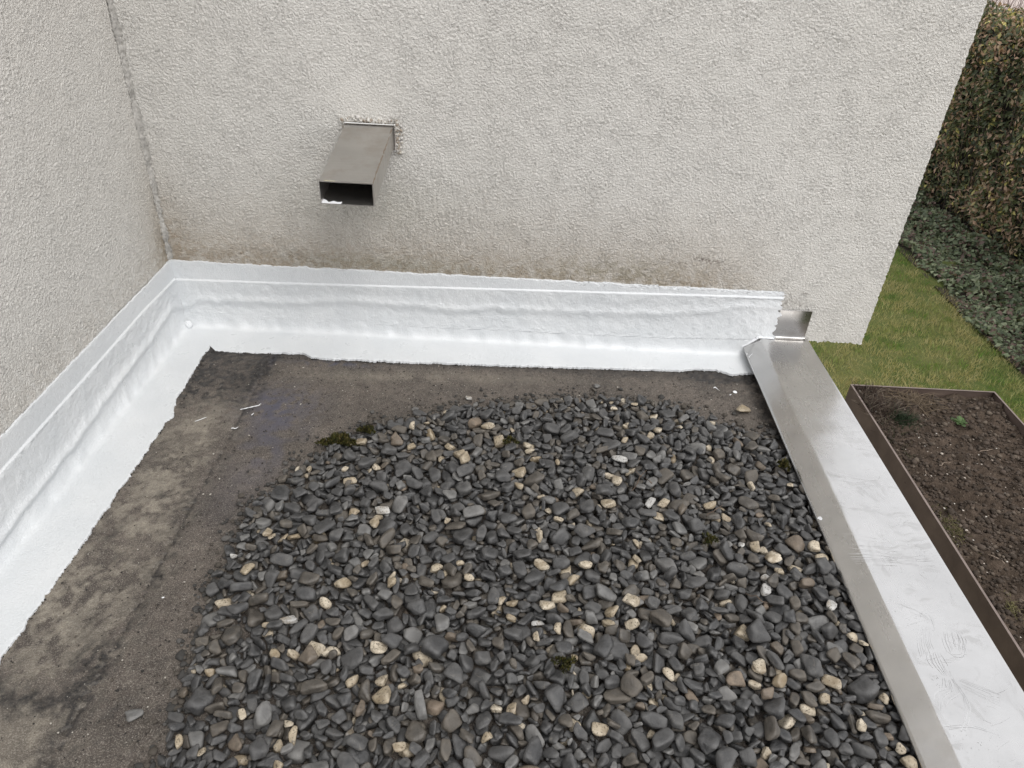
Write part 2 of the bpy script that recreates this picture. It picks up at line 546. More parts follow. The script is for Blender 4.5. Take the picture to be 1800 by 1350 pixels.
# solid masonry behind the render, lower storey below the overhang
obj('masonry_core', box_mesh('masonry_core', (-.30, .02, .06), (1.755, 1.7, 2.58)), M_masonry, house)
obj('masonry_core', box_mesh('masonry_core', (-.30, -4.0, .06), (-.008, .0195, 1.15)), M_masonry, house)
obj('wall_coping', box_mesh('wall_coping', (-.33, -4.0, 1.152), (.02, -.002, 1.17), .002), M_plate, house)
obj('roof_edge', box_mesh('roof_edge', (-.35, -.03, 2.585), (1.80, 1.75, 2.65), .004), M_masonry, house)
obj('lower_storey', box_mesh('lower_storey', (-.30, -4.0, -2.85), (1.585, 1.7, -.012)), M_masonry, house)
obj('lower_storey', box_mesh('lower_storey', (-.30, .002, -.010), (1.585, 1.7, .046)), M_masonry, house)

# ---- parapet upstand under the metal cap (dark bitumen on its inner face)
roof = empty('flat_roof', (0, 0, 0))
tag(roof, kind='structure')
obj('parapet_upstand', box_mesh('parapet_upstand', (1.4865, -4.0, -.010), (1.583, .000, .046)), M_dark, roof)
# joint line fillet of bitumen at the foot of the parapet
me = fast_mesh('bitumen_fillet', [(1.470, -.02, -.001), (1.4864, -.02, .022), (1.470, -4, -.001), (1.4864, -4, .022)], [(0, 1, 3, 2)])
obj('bitumen_fillet', me, M_dark, roof)

# ---- roofing felt with overlaps, folds and stains
def felt_sheet(x0, x1, y0, y1, z0, cell, seed, edge=.0, wob=None):
    nu, nv = int((x1 - x0) / cell) + 1, int((y1 - y0) / cell) + 1
    u, v = np.linspace(x0, x1, nu), np.linspace(y0, y1, nv)
    Xf, Yf = np.meshgrid(u, v, indexing='ij')
    h = .0006 * field(nu, nv, cell, cell, .03, .3, seed) + .0003 * field(nu, nv, cell, cell, .01, .03, seed + 1)
    Zf = z0 + h
    if wob is not None:
        w1 = .0035 * field(nv, 8, cell, cell, .02, .15, seed + 2)[:, 0] + .0016 * field(nv, 8, cell, cell, .008, .02, seed + 3)[:, 0]
        k = blend(x1 - .04, x1, Xf)
        Xf = Xf + k * w1[None, :]
        Zf = Zf - .0045 * blend(x1 - .007, x1, Xf - k * w1[None, :]) * 1.0
    if edge:
        Zf = Zf - .0045 * blend(y0 + .006, y0, Yf)
    a = field(nu, nv, cell, cell, .02, .12, seed + 5)
    b = field(nu, nv, cell, cell, .008, .03, seed + 6)
    c = field(nu, nv, cell, cell, .06, .4, seed + 7)
    def el(cx, cy, rx, ry, s=1.0, rot=0.0):
        dx, dy = Xf - cx, Yf - cy
        ca, sa = math.cos(rot), math.sin(rot)
        return s * np.exp(-(((dx * ca + dy * sa) / rx) ** 2 + ((-dx * sa + dy * ca) / ry) ** 2))
    tar = np.zeros_like(Xf)
    # dark bitumen bleed along the overlap seam at x = .268
    tar += .95 * np.exp(-((Xf - .258 - .004 * a) / .013) ** 2) * (blend(-.27, -.20, Yf) + .85 * blend(-1.02, -1.07, Yf) * .7)
    tar += .35 * np.exp(-((Xf - .262 - .006 * a) / .02) ** 2) * blend(-.2, 1.0, c)
    tar += .75 * blend(-.136, -.116, Yf + .005 * a) * (Xf < .265) + .55 * blend(-.148, -.125, Yf + .004 * a)
    tar += .45 * np.exp(-((Xf - .105) / .05) ** 2) * blend(-.4, .8, a + c * .5) * blend(-.75, -.3, Yf)
    tar += el(.17, -.27, .045, .05, .5) * blend(-.3, 1, a) + .85 * blend(-.38, -.22, Yf + .02 * a) * (Xf < .262) * (.35 + .65 * blend(-1.8, 1.6, a + b * .4))
    tar += .7 * np.exp(-((Xf - .2695) / .0032) ** 2) * blend(-1.5, .2, a) + .45 * blend(.262, .275, Xf) * blend(.31, .275, Xf) * blend(-.5, 1.0, a)
    # overlap band across the left strip
    bandy = -1.045 + .018 * np.sin(Xf * 24) + .006 * a
    tar += .95 * np.exp(-((Yf - bandy) / .022) ** 2) * (Xf < .262)
    for e in ((.272, -.135, .010, .03, .9), (.262, -.19, .012, .03, .8, -.2), (.235, -.985, .03, .035, .8, .3), (.26, -1.0, .014, .04, .9), (.325, -1.067, .014, .011, .95, .5), (.29, -1.085, .022, .007, .8, .4),
              (.177, -.80, .016, .006, .7, .7), (.16, -.735, .01, .03, .6, -.3), (1.352, -.125, .05, .024, 1.1), (1.40, -.115, .03, .018, .8),
              (.205, -.635, .012, .010, .8), (.24, -.655, .006, .006, .9), (.255, -.70, .005, .005, .9), (.25, -.62, .008, .006, .6), (.26, -.665, .006, .005, .8), (.20, -.92, .02, .02, .4), (1.46, -.3, .03, .5, .8)):
        tar += el(*e) * blend(-1.3, .2, a)
    tar += .30 * blend(.9, 1.9, b + .6 * a)
    tan = .50 * blend(-.6, 1.0, c + .4 * a + .3 * b) * blend(.31, .25, Xf) * blend(-.22, -.45, Yf) + .12 * blend(.2, 1.4, a)
    tan += el(.19, -.62, .05, .25, .38) * blend(-.8, .8, a + b * .5) + el(.17, -1.12, .09, .07, .42) + el(.15, -.92, .05, .10, .4) * blend(-.8, .8, a)
    tan += el(.60, -.185, .20, .018, .34) * blend(-1, .8, c) + el(.46, -.20, .10, .02, .25) + el(.80, -.17, .2, .02, .22) + el(.19, -.45, .05, .08, .22)
    blue = el(.42, -.145, .09, .012, .9) * blend(-1, .8, a) + el(.34, -.33, .08, .07, .75) * blend(-1.4, .5, a) + el(.36, -.45, .06, .10, .6) * blend(-.8, .8, c) + el(.30, -.30, .03, .03, .3) + el(.272, -.14, .006, .03, .8)
    blue += el(.33, -.60, .05, .10, .18)
    st = np.clip(np.stack([tar * (1 - .0 * b), tan, blue], -1), 0, 1)
    V = np.stack([Xf, Yf, Zf], -1).reshape(-1, 3)
    o = obj('felt_sheet', fast_mesh('felt_sheet', V, grid_faces(nu, nv), {'stain': st.reshape(-1, 3)}), M_felt, roof, True)
    return o
f0 = felt_sheet(.03, 1.4855, -1.75, -.06, 0.0, .0045, 101)
felt_sheet(.05, .268, -1.046, -.06, .0036, .003, 121, edge=1, wob=1)['label'] = 'felt strip overlapping along the left side'
felt_sheet(.05, .268, -1.75, -1.02, .0030, .003, 141, wob=1)['label'] = 'felt strip at the lower left with a dark seam'
obj('deck', box_mesh('deck', (.02, -4.0, -.0098), (1.4862, -.001, -.0065)), M_dark, roof)

# ---- white liquid-applied waterproofing coat
coat = empty('waterproof_coating', (0, 0, 0))
tag(coat, 'glossy white liquid waterproof coating painted along the foot of both walls', 'roof coating')
def interp(xs_, pts, k):
    return np.interp(xs_, [p[0] for p in pts], [p[k] for p in pts])
def coating(side, length, ledge, ridge, edge, seed, ztop=.187):
    cu = .0026
    nu = int(length / cu)
    u = np.linspace(0, 1, nu)
    s = u * length
    zl = interp(s, ledge, 1)
    zr = interp(s, ridge, 1) + .0012 * field(nu, 8, cu, cu, .05, .2, seed + 9)[:, 0]
    rb = interp(s, ridge, 2)
    w = interp(s, edge, 1) + .0009 * field(nu, 8, cu, cu, .006, .02, seed + 1)[:, 0] + .0010 * field(nu, 8, cu, cu, .05, .25, seed + 2)[:, 0]
    w += .002 * np.maximum(0, field(nu, 8, cu, cu, .005, .012, seed + 12)[:, 0] - 1.2)
    top = ztop + .0008 * field(nu, 8, cu, cu, .04, .3, seed + 3)[:, 0] + .0005 * field(nu, 8, cu, cu, .005, .012, seed + 4)[:, 0]
    foot = .016 + .0012 * field(nu, 8, cu, cu, .05, .3, seed + 5)[:, 0]
    one = np.ones(nu)
    # control polygon (offset from wall, height), resampled per column
    ctl = [(.0005 * one, top + .0006), (.0046 * one, top), (.0050 * one, top - .003), (.0052 * one, zl + .0018), (.0092 * one, zl - .0003), (.0094 * one, zl - .0035),
           (.0085 * one, zr + .020), (.0082 + rb * .35, zr + .008), (.0090 + rb * 1.0, zr + .001), (.0085 + rb * .55, zr - .006), (.0080 * one, zr - np.minimum(.018, (zr - .02) * .45)), (.0105 * one, np.minimum(np.maximum(zr - .040, .030), zr - (zr - .02) * .65)),
           (foot - .003, np.minimum(.022, zr - (zr - .018) * .85)), (foot + .001, .0125 * one), (foot + .006, .0080 * one), (foot + .015, .0074 * one), (w - .004, .0072 * one), (w - .0008, .0066 * one), (w, .0010 * one)]
    O = np.stack([c[0] for c in ctl], 1); Zc = np.stack([c[1] for c in ctl], 1)
    seg = np.sqrt(np.diff(O.mean(0)) ** 2 + np.diff(Zc.mean(0)) ** 2)
    q = np.concatenate([[0], np.cumsum(seg)]); q /= q[-1]
    nv = 130
    vv = np.linspace(0, 1, nv)
    vv = np.sort(np.concatenate([vv, q[[0, 1, 2, 3, 4, 5, 16, 17]]])); nv = len(vv)
    idx = np.clip(np.searchsorted(q, vv, side='right') - 1, 0, len(q) - 2)
    fr = ((vv - q[idx]) / (q[idx + 1] - q[idx]))[None, :]
    off = O[:, idx] * (1 - fr) + O[:, idx + 1] * fr
    zc = Zc[:, idx] * (1 - fr) + Zc[:, idx + 1] * fr
    # soften the polygon
    ker = np.array([1, 2, 3, 4, 5, 4, 3, 2, 1]) / 25.
    for arr in (off, zc):
        sm = sum(k_ * np.roll(arr, j, 1) for k_, j in zip(ker, range(-4, 5)))
        m = (vv > q[5]) & (vv < q[15])
        arr[:, m] = sm[:, m]
    cv = q.size and (length and .31 / nv)
    du, dz = np.gradient(off, axis=1), np.gradient(zc, axis=1)
    L = np.sqrt(du ** 2 + dz ** 2) + 1e-9
    nxn, nzn = -dz / L, du / L
    peel = field(nu, nv, cu, cv, .0035, .010, seed + 6)
    peel = np.maximum(peel, -.4)
    wave = field(nu, nv, cu, cv, .03, .12, seed + 7)
    up = blend(.014, .042, zc)
    belowl = blend(0, .006, zl[:, None] - zc)
    amp = (.00030 * belowl + .00008) * up + .00005 * (1 - up)
    d = peel * amp + wave * (.00028 * belowl * up + .00010) + .00010 * field(nu, nv, cu, cv, .012, .03, seed + 8) * up
    mit = blend(0, .02, s)[:, None]
    d = d * mit
    off, zc = off + nxn * d, zc + nzn * d
    zc = np.where(vv[None, :] > .999, .001, zc)
    a = off + (length - off) * u[:, None]
    stain = np.zeros_like(a)
    if side == 'back':
        patch = ((a > 1.405) & (a < 1.50) & (zc > .075) & (zc < .150))
        off = off + .0008 * patch
        # right end: torn brush edge, stepping back over the metal cap
        end = 1.526 + .0025 * field(nv, 8, cv, cv, .006, .03, 77)[:, 0]
        end = np.where(zc[-1] < .052, 1.4855, end)
        lowm = np.where(zc[-1] < .058, 1.0, 0.0)
        a = off + (end[None, :] - off) * u[:, None]
        V = np.stack([a, -off, zc], -1)
    else:
        V = np.stack([off, -a, zc], -1)
    me = fast_mesh('coating_strip', V.reshape(-1, 3), grid_faces(nu, nv, side != 'back'), {'stain': stain.ravel()})
    return obj('coating_strip', me, M_white, coat, True)
ledge_b = [(0, .137), (.28, .142), (.593, .150), (.878, .158), (1.134, .164), (1.40, .171), (1.52, .173)]
ridge_b = [(0, .065, .003), (.05, .085, .004), (.2, .090, .0045), (.304, .088, .005), (.36, .098, .0045), (.421, .104, .004), (.593, .101, .0045), (.66, .096, .0055), (.73, .095, .0055), (.809, .106, .004), (1.0, .106, .0038), (1.212, .112, .0038), (1.353, .128, .003), (1.42, .145, .001), (1.53, .15, .0005)]
edge_b = [(0, .125), (.10, .123), (.246, .112), (.251, .113), (.262, .131), (.465, .130), (.86, .119), (1.30, .103), (1.345, .092), (1.40, .092), (1.44, .108), (1.53, .095)]
ledge_l = [(0, .139), (.183, .145), (.447, .141), (.731, .140), (1.7, .140)]
ridge_l = [(0, .062, .003), (.06, .088, .006), (.186, .074, .007), (.293, .070, .0085), (.35, .068, .009), (.429, .065, .008), (.50, .058, .0085), (.574, .055, .0085), (.713, .051, .008), (.82, .045, .008), (1.7, .045, .007)]
edge_l = [(0, .105), (.125, .105), (.238, .112), (.290, .129), (.31, .123), (.62, .120), (.80, .119), (1.0, .113), (1.7, .112)]
coating('back', 1.526, ledge_b, ridge_b, edge_b, 201)
coating('left', 1.70, ledge_l, ridge_l, edge_l, 231, .1875)
# puckered lump of coating in the inner corner
V, Fc = [], []
bm = bmesh.new()
bmesh.ops.create_icosphere(bm, subdivisions=4, radius=1)
for v in bm.verts:
    p = v.co.copy()
    k = 1 + .10 * math.sin(p.x * 7 + p.z * 5) * math.cos(p.y * 6)
    v.co = Vector((.0205 + p.x * .011 * k, -.0225 + p.y * .009 * k, .0155 + p.z * .013 * k))
me = bpy.data.meshes.new('corner_lump'); bm.to_mesh(me); bm.free()
obj('corner_lump', me, M_white, coat, True)

# ---- metal parapet cap with the little flashing turned up the wall
cap = empty('parapet_cap', (1.55, 0, .05))
tag(cap, 'long scuffed stainless steel coping on the parapet right of the gravel', 'coping')
def cap_sheet():
    ysn = np.concatenate([np.linspace(-.0035, -1.9, 230), np.linspace(-1.95, -4.0, 20)])
    dent = field(230, 32, .0083, .008, .06, .3, 301) * .00022
    dent = np.vstack([dent, np.zeros((20, 32))])
    rows = []
    for j, y in enumerate(ysn):
        yy = max(y, -1.6)
        xl, xc, xo = 1.4575 + .0150 * yy, 1.4940 + .0160 * yy, 1.6195 - .0060 * yy
        prof = [(xl + .006, .0235), (xl + .001, .0240), (xl - .0006, .0262), (xl, .0295)]
        for k in np.linspace(.12, .88, 7): prof.append((xl + (xc - xl) * k, .0295 + .0285 * k))
        prof += [(xc - .0015, .0568), (xc, .0576), (xc + .0018, .0580)]
        for k in np.linspace(.05, .96, 11): prof.append((xc + (xo - xc) * k, .0580))
        prof += [(xo - .0015, .0580), (xo - .0004, .0576), (xo, .0566), (xo + .0002, .035), (xo + .0002, .002), (xo + .008, -.006)]
        inner = [(xo + .007, -.007), (xo - .0012, .001), (xo - .0012, .0560), (xc + .001, .0566), (xl + .0012, .0290), (xl + .004, .0250)]
        r = [(x + 0, y, z + (dent[j, i] if 3 < i < 24 else 0)) for i, (x, z) in enumerate(prof)] + [(x, y, z) for x, z in inner]
        rows.append(r)
    n = len(rows[0])
    V = np.array(rows).reshape(-1, 3)
    F = []
    for j in range(len(rows) - 1):
        for i in range(n):
            i2 = (i + 1) % n
            F.append((j * n + i, j * n + i2, (j + 1) * n + i2, (j + 1) * n + i))
    me = fast_mesh('cap_sheet', V, F)
    o = obj('cap_sheet', me, M_cap, cap, True)
    return o
cs = cap_sheet()
# upturned end plate on the wall, with a soft bent foot
nuv = 24
rows = []
for a_ in np.linspace(1.482, 1.6105, nuv):
    pr = [(-.0145, .0586), (-.0090, .0592), (-.0060, .0606), (-.0042, .0635), (-.0034, .070), (-.0033, .10), (-.0036, .1365), (-.0046, .1385), (-.0040, .1396), (-.0015, .1392)]
    rows.append([(a_ + (0.0003 if 0 else 0), y, z + .0004 * (a_ - 1.5)) for y, z in pr])
me = fast_mesh('end_plate', np.array(rows).reshape(-1, 3), grid_faces(nuv, 10))
obj('end_plate', me, M_plate, cap, True)
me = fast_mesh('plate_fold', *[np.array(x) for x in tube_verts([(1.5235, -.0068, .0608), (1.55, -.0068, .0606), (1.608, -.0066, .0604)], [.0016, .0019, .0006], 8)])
obj('plate_fold', me, M_bright, cap, True)  # brighter steel here paints in the reflected light line of the bend
# white paint brushed over the plate's left end and the cap's back corner
def paint_patch(name, outline, z0, thick, seed, parent, plane='z'):
    """flat irregular dab of paint with real thickness; outline in the dab's plane"""
    r = random.Random(seed)
    pts = []
    for i, p in enumerate(outline):
        q = outline[(i + 1) % len(outline)]
        d = math.hypot(q[0] - p[0], q[1] - p[1])
        m = max(1, int(d / .003))
        for k in range(m):
            t_ = k / m
            pts.append((p[0] + (q[0] - p[0]) * t_ + r.gauss(0, .0004), p[1] + (q[1] - p[1]) * t_ + r.gauss(0, .0004)))
    bm = bmesh.new()
    def P3(a, b, h): return (a, b, z0 + h) if plane == 'z' else (a, z0 - h, b)
    lo_ = [bm.verts.new(P3(a, b, 0)) for a, b in pts]
    cx = sum(p[0] for p in pts) / len(pts); cy = sum(p[1] for p in pts) / len(pts)
    hi_ = [bm.verts.new(P3(cx + (a - cx) * .985, cy + (b - cy) * .985, thick)) for a, b in pts]
    n = len(pts)
    for i in range(n):
        bm.faces.new((lo_[i], lo_[(i + 1) % n], hi_[(i + 1) % n], hi_[i]))
    bm.faces.new(hi_)
    bmesh.ops.recalc_face_normals(bm, faces=bm.faces)
    me = bpy.data.meshes.new(name); bm.to_mesh(me); bm.free()
    return obj(name, me, M_paint, parent)
paint_patch('paint_overlap', [(1.486, -.004), (1.527, -.004), (1.5265, -.010), (1.530, -.0165), (1.516, -.0150), (1.500, -.0145), (1.489, -.0150)], .0592, .0022, 3, coat)
bm = bmesh.new()
# paint wrapped over the cap's sloping back corner
A = [(1.4545, -.004, .0295), (1.4535, -.013, .0290), (1.466, -.0140, .0385), (1.478, -.0155, .0480), (1.489, -.0155, .0590), (1.489, -.004, .0615), (1.470, -.004, .0480)]
lo_ = [bm.verts.new(p) for p in A]
hi_ = [bm.verts.new((p[0] - .0012, p[1], p[2] + .0018)) for p in A]
for i in range(len(A)):
    bm.faces.new((lo_[i], lo_[(i + 1) % len(A)], hi_[(i + 1) % len(A)], hi_[i]))
bm.faces.new(hi_); bm.faces.new(lo_[::-1])
bmesh.ops.recalc_face_normals(bm, faces=bm.faces)
me = bpy.data.meshes.new('paint_overlap'); bm.to_mesh(me); bm.free()
obj('paint_overlap', me, M_paint, coat)

# smears of hands, cloths and boots dried on the cap's top
mm = Mesher()
def ribbon(P, w, r, h=.0586):
    P = [Vector((a, b, h)) for a, b in P]
    pts = []
    n = len(P) - 1
    m = 10 * n
    for i in range(m + 1):
        t_ = i / m * n
        k = min(int(t_), n - 1); f = t_ - k
        p0, p1, p2, p3 = P[max(k - 1, 0)], P[k], P[k + 1], P[min(k + 2, n)]
        pts.append(.5 * ((2 * p1) + (p2 - p0) * f + (2 * p0 - 5 * p1 + 4 * p2 - p3) * f * f + (3 * p1 - p0 - 3 * p2 + p3) * f ** 3))
    V, F = [], []
    on = [r.random() > .22 for _ in range(m // 4 + 2)]
    for i, p in enumerate(pts):
        d = (pts[min(i + 1, m)] - pts[max(i - 1, 0)]).normalized()
        q = Vector((-d.y, d.x, 0)) * w * (.4 + .6 * math.sin(math.pi * min(1, (i + .5) / m))) * r.uniform(.6, 1.2)
        V += [p + q, p - q]
        if i and on[i // 4]: F.append((2 * i - 2, 2 * i - 1, 2 * i + 1, 2 * i))
    mm.add(V, F)
def bundle(A, B, n, w=.00032, seed=1):
    r = random.Random(seed)
    for i in range(n):
        t_ = (i + r.uniform(-.3, .3)) / max(1, n - 1)
        ribbon([(a[0] + (b[0] - a[0]) * t_ + r.gauss(0, .0006), a[1] + (b[1] - a[1]) * t_ + r.gauss(0, .0012)) for a, b in zip(A, B)], w * r.uniform(.35, 1.1), r, .0583 + .00001 * i)
bundle([(1.552, -.905), (1.545, -.925), (1.543, -.946)], [(1.583, -.905), (1.582, -.922), (1.572, -.937)], 13, .00045, 1)
bundle([(1.543, -.944), (1.551, -.953), (1.566, -.948), (1.578, -.930), (1.581, -.908)], [(1.543, -.943), (1.551, -.950), (1.565, -.945), (1.576, -.929), (1.579, -.908)], 3, .0006, 2)
bundle([(1.520, -.900), (1.505, -.925), (1.4965, -.955)], [(1.538, -.905), (1.525, -.925), (1.522, -.950)], 9, .0005, 3)
bundle([(1.512, -.945), (1.505, -.962), (1.512, -.985)], [(1.530, -.945), (1.531, -.965), (1.528, -.985)], 8, .0005, 4)
bundle([(1.530, -.985), (1.527, -1.012), (1.502, -1.030), (1.490, -1.052)], [(1.514, -.990), (1.506, -1.008), (1.490, -1.016), (1.482, -1.030)], 7, .0005, 5)
bundle([(1.528, -.990), (1.534, -1.028), (1.516, -1.062), (1.488, -1.088)], [(1.526, -.99), (1.530, -1.025), (1.512, -1.058), (1.486, -1.083)], 3, .0006, 6)
bundle([(1.4575, -.745), (1.50, -.743), (1.56, -.750), (1.600, -.745)], [(1.462, -.772), (1.51, -.771), (1.56, -.772), (1.604, -.776)], 8, .0004, 7)
bundle([(1.462, -.70), (1.50, -.705), (1.55, -.715)], [(1.464, -.735), (1.50, -.735), (1.56, -.735)], 5, .0003, 12)
bundle([(1.525, -.748), (1.541, -.738), (1.557, -.748), (1.541, -.758), (1.526, -.750)], [(1.526, -.748), (1.541, -.739), (1.556, -.748), (1.541, -.757), (1.527, -.750)], 2, .0005, 8)
bundle([(1.583, -.852), (1.588, -.842)], [(1.599, -.848), (1.602, -.828)], 6, .0004, 9)
bundle([(1.53, -1.000), (1.555, -1.020), (1.580, -1.032)], [(1.540, -.990), (1.565, -1.000), (1.587, -1.012)], 6, .0004, 10)
bundle([(1.482, -1.066), (1.52, -1.064), (1.552, -1.076)], [(1.484, -1.070), (1.52, -1.068), (1.552, -1.079)], 4, .0005, 11)
bundle([(1.50, -.86), (1.525, -.875), (1.545, -.895)], [(1.505, -.85), (1.53, -.865), (1.55, -.885)], 5, .0004, 13)
bundle([(1.49, -.42), (1.52, -.43), (1.56, -.425)], [(1.49, -.44), (1.53, -.45), (1.57, -.44)], 4, .0003, 14)
bundle([(1.50, -.55), (1.54, -.56), (1.59, -.545)], [(1.50, -.575), (1.54, -.575), (1.59, -.57)], 4, .0003, 15)
r = random.Random(33)
for i in range(90):                                    # loose fine scuffs in every direction
    x, y, a, l = r.uniform(1.50, 1.60), -r.uniform(.12, 1.25), r.gauss(.1, .7), r.uniform(.012, .05)
    P_ = [(min(max(x + math.cos(a) * l * t_ + r.gauss(0, .0015), 1.488), 1.612), y + math.sin(a) * l * t_ + r.gauss(0, .0015)) for t_ in (-.5, 0, .5)]
    ribbon(P_, r.uniform(.00012, .00028), r, .0583 + .000003 * i)
r = random.Random(31)
for i in range(260):                                   # dried specks between the smears
    c_ = r.choice(((1.51, -.875, .02, .02), (1.535, -.885, .012, .012), (1.50, -1.00, .012, .02), (1.50, -1.10, .014, .03), (1.55, -.75, .05, .04), (1.54, -.62, .04, .12)))
    x, y, s_ = r.gauss(c_[0], c_[2]), r.gauss(c_[1], c_[3]), r.uniform(.0003, .0009)
    if not (1.487 < x < 1.612): continue
    a = r.random() * 6
    mm.add([(x + s_ * math.cos(a + k * 1.26), y + s_ * math.sin(a + k * 1.26), .05835) for k in range(5)], [(0, 1, 2, 3, 4)])
tag(obj('smear', mm.mesh('smear'), M_smear, cap), kind='stuff')

# ================================================================== OVERFLOW SPOUT
spout = empty('overflow_spout', (.517, 0, .519))
tag(spout, 'rectangular stainless steel overflow spout sticking out of the rendered wall', 'spout')
W0, W1 = .4640, .5700
SL = -.145                                     # fall of the tube per metre
YF = -.268
def sp(x, y, z): return (x, y, z + y * -SL * 1.0)
def tube_box(name, x0, x1, z0, z1, y0, y1, th, mat, parent, rad=.0015):
    """hollow rectangular tube with rounded long edges, open in front, with real wall thickness"""
    def ring(xa, xb, za, zb, r, y):
        pts = []
        for cx, cz, a0 in ((xb - r, zb - r, 0), (xa + r, zb - r, 90), (xa + r, za + r, 180), (xb - r, za + r, 270)):
            for k in range(4):
                a = math.radians(a0 + k * 30)
                pts.append(sp(cx + r * math.cos(a), y, cz + r * math.sin(a)))
        return pts
    ysl = np.linspace(y0, y1, 28)
    V, F = [], []
    dn = field(28, 16, .01, .02, .05, .2, 401) * .00035
    for j, y in enumerate(ysl):
        rg = ring(x0, x1, z0, z1, rad, y)
        V += [(p[0] + dn[j, i], p[1], p[2] + dn[j, (i * 3) % 16]) for i, p in enumerate(rg)]
    for y in ysl[::-1]: V += ring(x0 + th, x1 - th, z0 + th, z1 - th, rad * .5, y)
    n = 16
    m = len(V) // n
    for j in range(m - 1):
        for i in range(n):
            F.append((j * n + i, j * n + (i + 1) % n, (j + 1) * n + (i + 1) % n, (j + 1) * n + i))
    return obj(name, fast_mesh(name, V, F), mat, parent, True)
tube_box('tube', W0, W1, .4955, .5420, .012, YF, .0018, M_pipe, spout)
bpy.data.objects['tube'].data.polygons.foreach_set('use_smooth', [False] * len(bpy.data.objects['tube'].data.polygons))
tube_box('wall_sleeve', W0 - .0035, W1 + .0045, .4880, .5465, .006, -.0075, .0022, M_bright, spout, .002)
# bead of weld along the right upper edge
r = random.Random(6)
path = [sp(W1 - .0012, y, .5412) for y in np.linspace(-.008, YF + .001, 40)]
path = [(p[0] + r.gauss(0, .00035), p[1], p[2] + r.gauss(0, .0003)) for p in path]
V, Fq = tube_verts(path, [abs(r.gauss(.0010, .0004)) + .0005 for _ in path], 6)
obj('weld_seam', fast_mesh('weld_seam', V, Fq), mat_steel('weld_rust', (.42, .35, .29), .5), spout, True)
# chipped white paint at the front lower left lip, and dust inside
def lipdab(name, pts, mat):
    me = bpy.data.meshes.new(name)
    bm = bmesh.new()
    lo_ = [bm.verts.new(sp(*p)) for p in pts]
    hi_ = [bm.verts.new(sp(p[0], p[1], p[2] + .0007)) for p in pts]
    for i in range(len(pts)):
        bm.faces.new((lo_[i], lo_[(i + 1) % len(pts)], hi_[(i + 1) % len(pts)], hi_[i]))
    bm.faces.new(hi_)
    bmesh.ops.recalc_face_normals(bm, faces=bm.faces)
    bm.to_mesh(me); bm.free()
    obj(name, me, mat, spout)
zi = .4955 + .0018
lipdab('paint_chip', [(W0 + .002, YF + .0005, zi), (W0 + .040, YF + .0005, zi), (W0 + .041, YF + .008, zi), (W0 + .032, YF + .006, zi), (W0 + .024, YF + .010, zi), (W0 + .015, YF + .004, zi), (W0 + .010, YF + .011, zi), (W0 + .002, YF + .016, zi)], M_paint)
lipdab('paint_chip', [(W0 + .010, YF + .0004, .5421), (W0 + .033, YF + .0004, .5421), (W0 + .031, YF + .003, .5421), (W0 + .022, YF + .002, .5421), (W0 + .013, YF + .0042, .5421)], mat_plain('dry_lichen', (.34, .31, .20), (.45, .43, .33), 60))
# broken plaster crumbs round the hole: many, joined
mm = Mesher()
V0, F0 = None, None
def ico_data(sub):
    bm = bmesh.new(); bmesh.ops.create_icosphere(bm, subdivisions=sub, radius=1.0)
    bm.verts.ensure_lookup_table()
    v = np.array([x.co[:] for x in bm.verts]); f = [[a.index for a in q.verts] for q in bm.faces]; bm.free()
    return v, f
I1, IF1 = ico_data(1)
I2, IF2 = ico_data(2)
I3, IF3 = ico_data(3)
r = random.Random(12)
for i in range(190):
    side = r.choice('ttttrrrrrrrb')
    if side == 't': x, z = r.uniform(W0 - .012, W1 + .010), .547 + abs(r.gauss(0, .0045))
    elif side == 'r': x, z = W1 + .005 + abs(r.gauss(0, .0055)), r.uniform(.480, .549)
    else: x, z = W0 - .004 - abs(r.gauss(0, .003)), r.uniform(.50, .548)
    s_ = r.uniform(.0010, .0032)
    v = I2 * np.array([s_ * r.uniform(.7, 1.6), s_ * .9, s_ * r.uniform(.7, 1.4)]) * (1 + .25 * np.sin(I2[:, [1]] * 3 + i))
    q = Euler((r.random() * 6, r.random() * 6, r.random() * 6)).to_matrix()
    v = v @ np.array(q).T + np.array((x, -.0010 - r.random() * .0022, z))
    mm.add(v.tolist(), IF2, r.choice([(.58, .56, .52), (.60, .585, .55), (.42, .39, .34), (.62, .60, .57), (.33, .28, .23)]))
M_tint_rough = mat_tint('tinted_rough', .85)
tag(obj('broken_plaster', mm.mesh('broken_plaster'), M_tint_rough, house, True), kind='stuff')

# ================================================================== GRAVEL
# ---- drop the pebbles one by one on a height map, keeping for each the lowest lying place and pose
NSH = 40
def pebble_shapes(n, dirs):
    out = []
    r = np.random.RandomState(77)
    for i in range(n):
        kind = r.rand()
        ax = np.array([1.0, r.uniform(.45, .86), r.uniform(.22, .46)])
        m = r.randint(5, 9); pl = r.normal(size=(m, 3)); pl[:, 2] *= r.choice([.25, .6]); pl /= np.linalg.norm(pl, axis=1)[:, None]
        h = r.uniform(.62, .95, m)
        base = np.array([[1, 0, 0], [-1, 0, 0], [0, 1, 0], [0, -1, 0], [0, 0, 1], [0, 0, -1]], float) + r.normal(size=(6, 3)) * .16
        base /= np.linalg.norm(base, axis=1)[:, None]
        N = np.vstack([pl, base]); H = np.concatenate([h, r.uniform(.8, 1.05, 6)])
        p = r.uniform(8, 18) if kind < .8 else r.uniform(5, 8)
        D = np.maximum(0, dirs @ N.T) / H
        rad = (D ** p).sum(1) ** (-1 / p)
        v = dirs * rad[:, None]
        c = r.normal(size=(3, 3))
        v += .035 * np.sin(v @ c * 2.3 + c[0])
        v *= ax; v -= (v.max(0) + v.min(0)) / 2; v /= (v[:, 0].max() - v[:, 0].min())
        out.append(v)
    return out
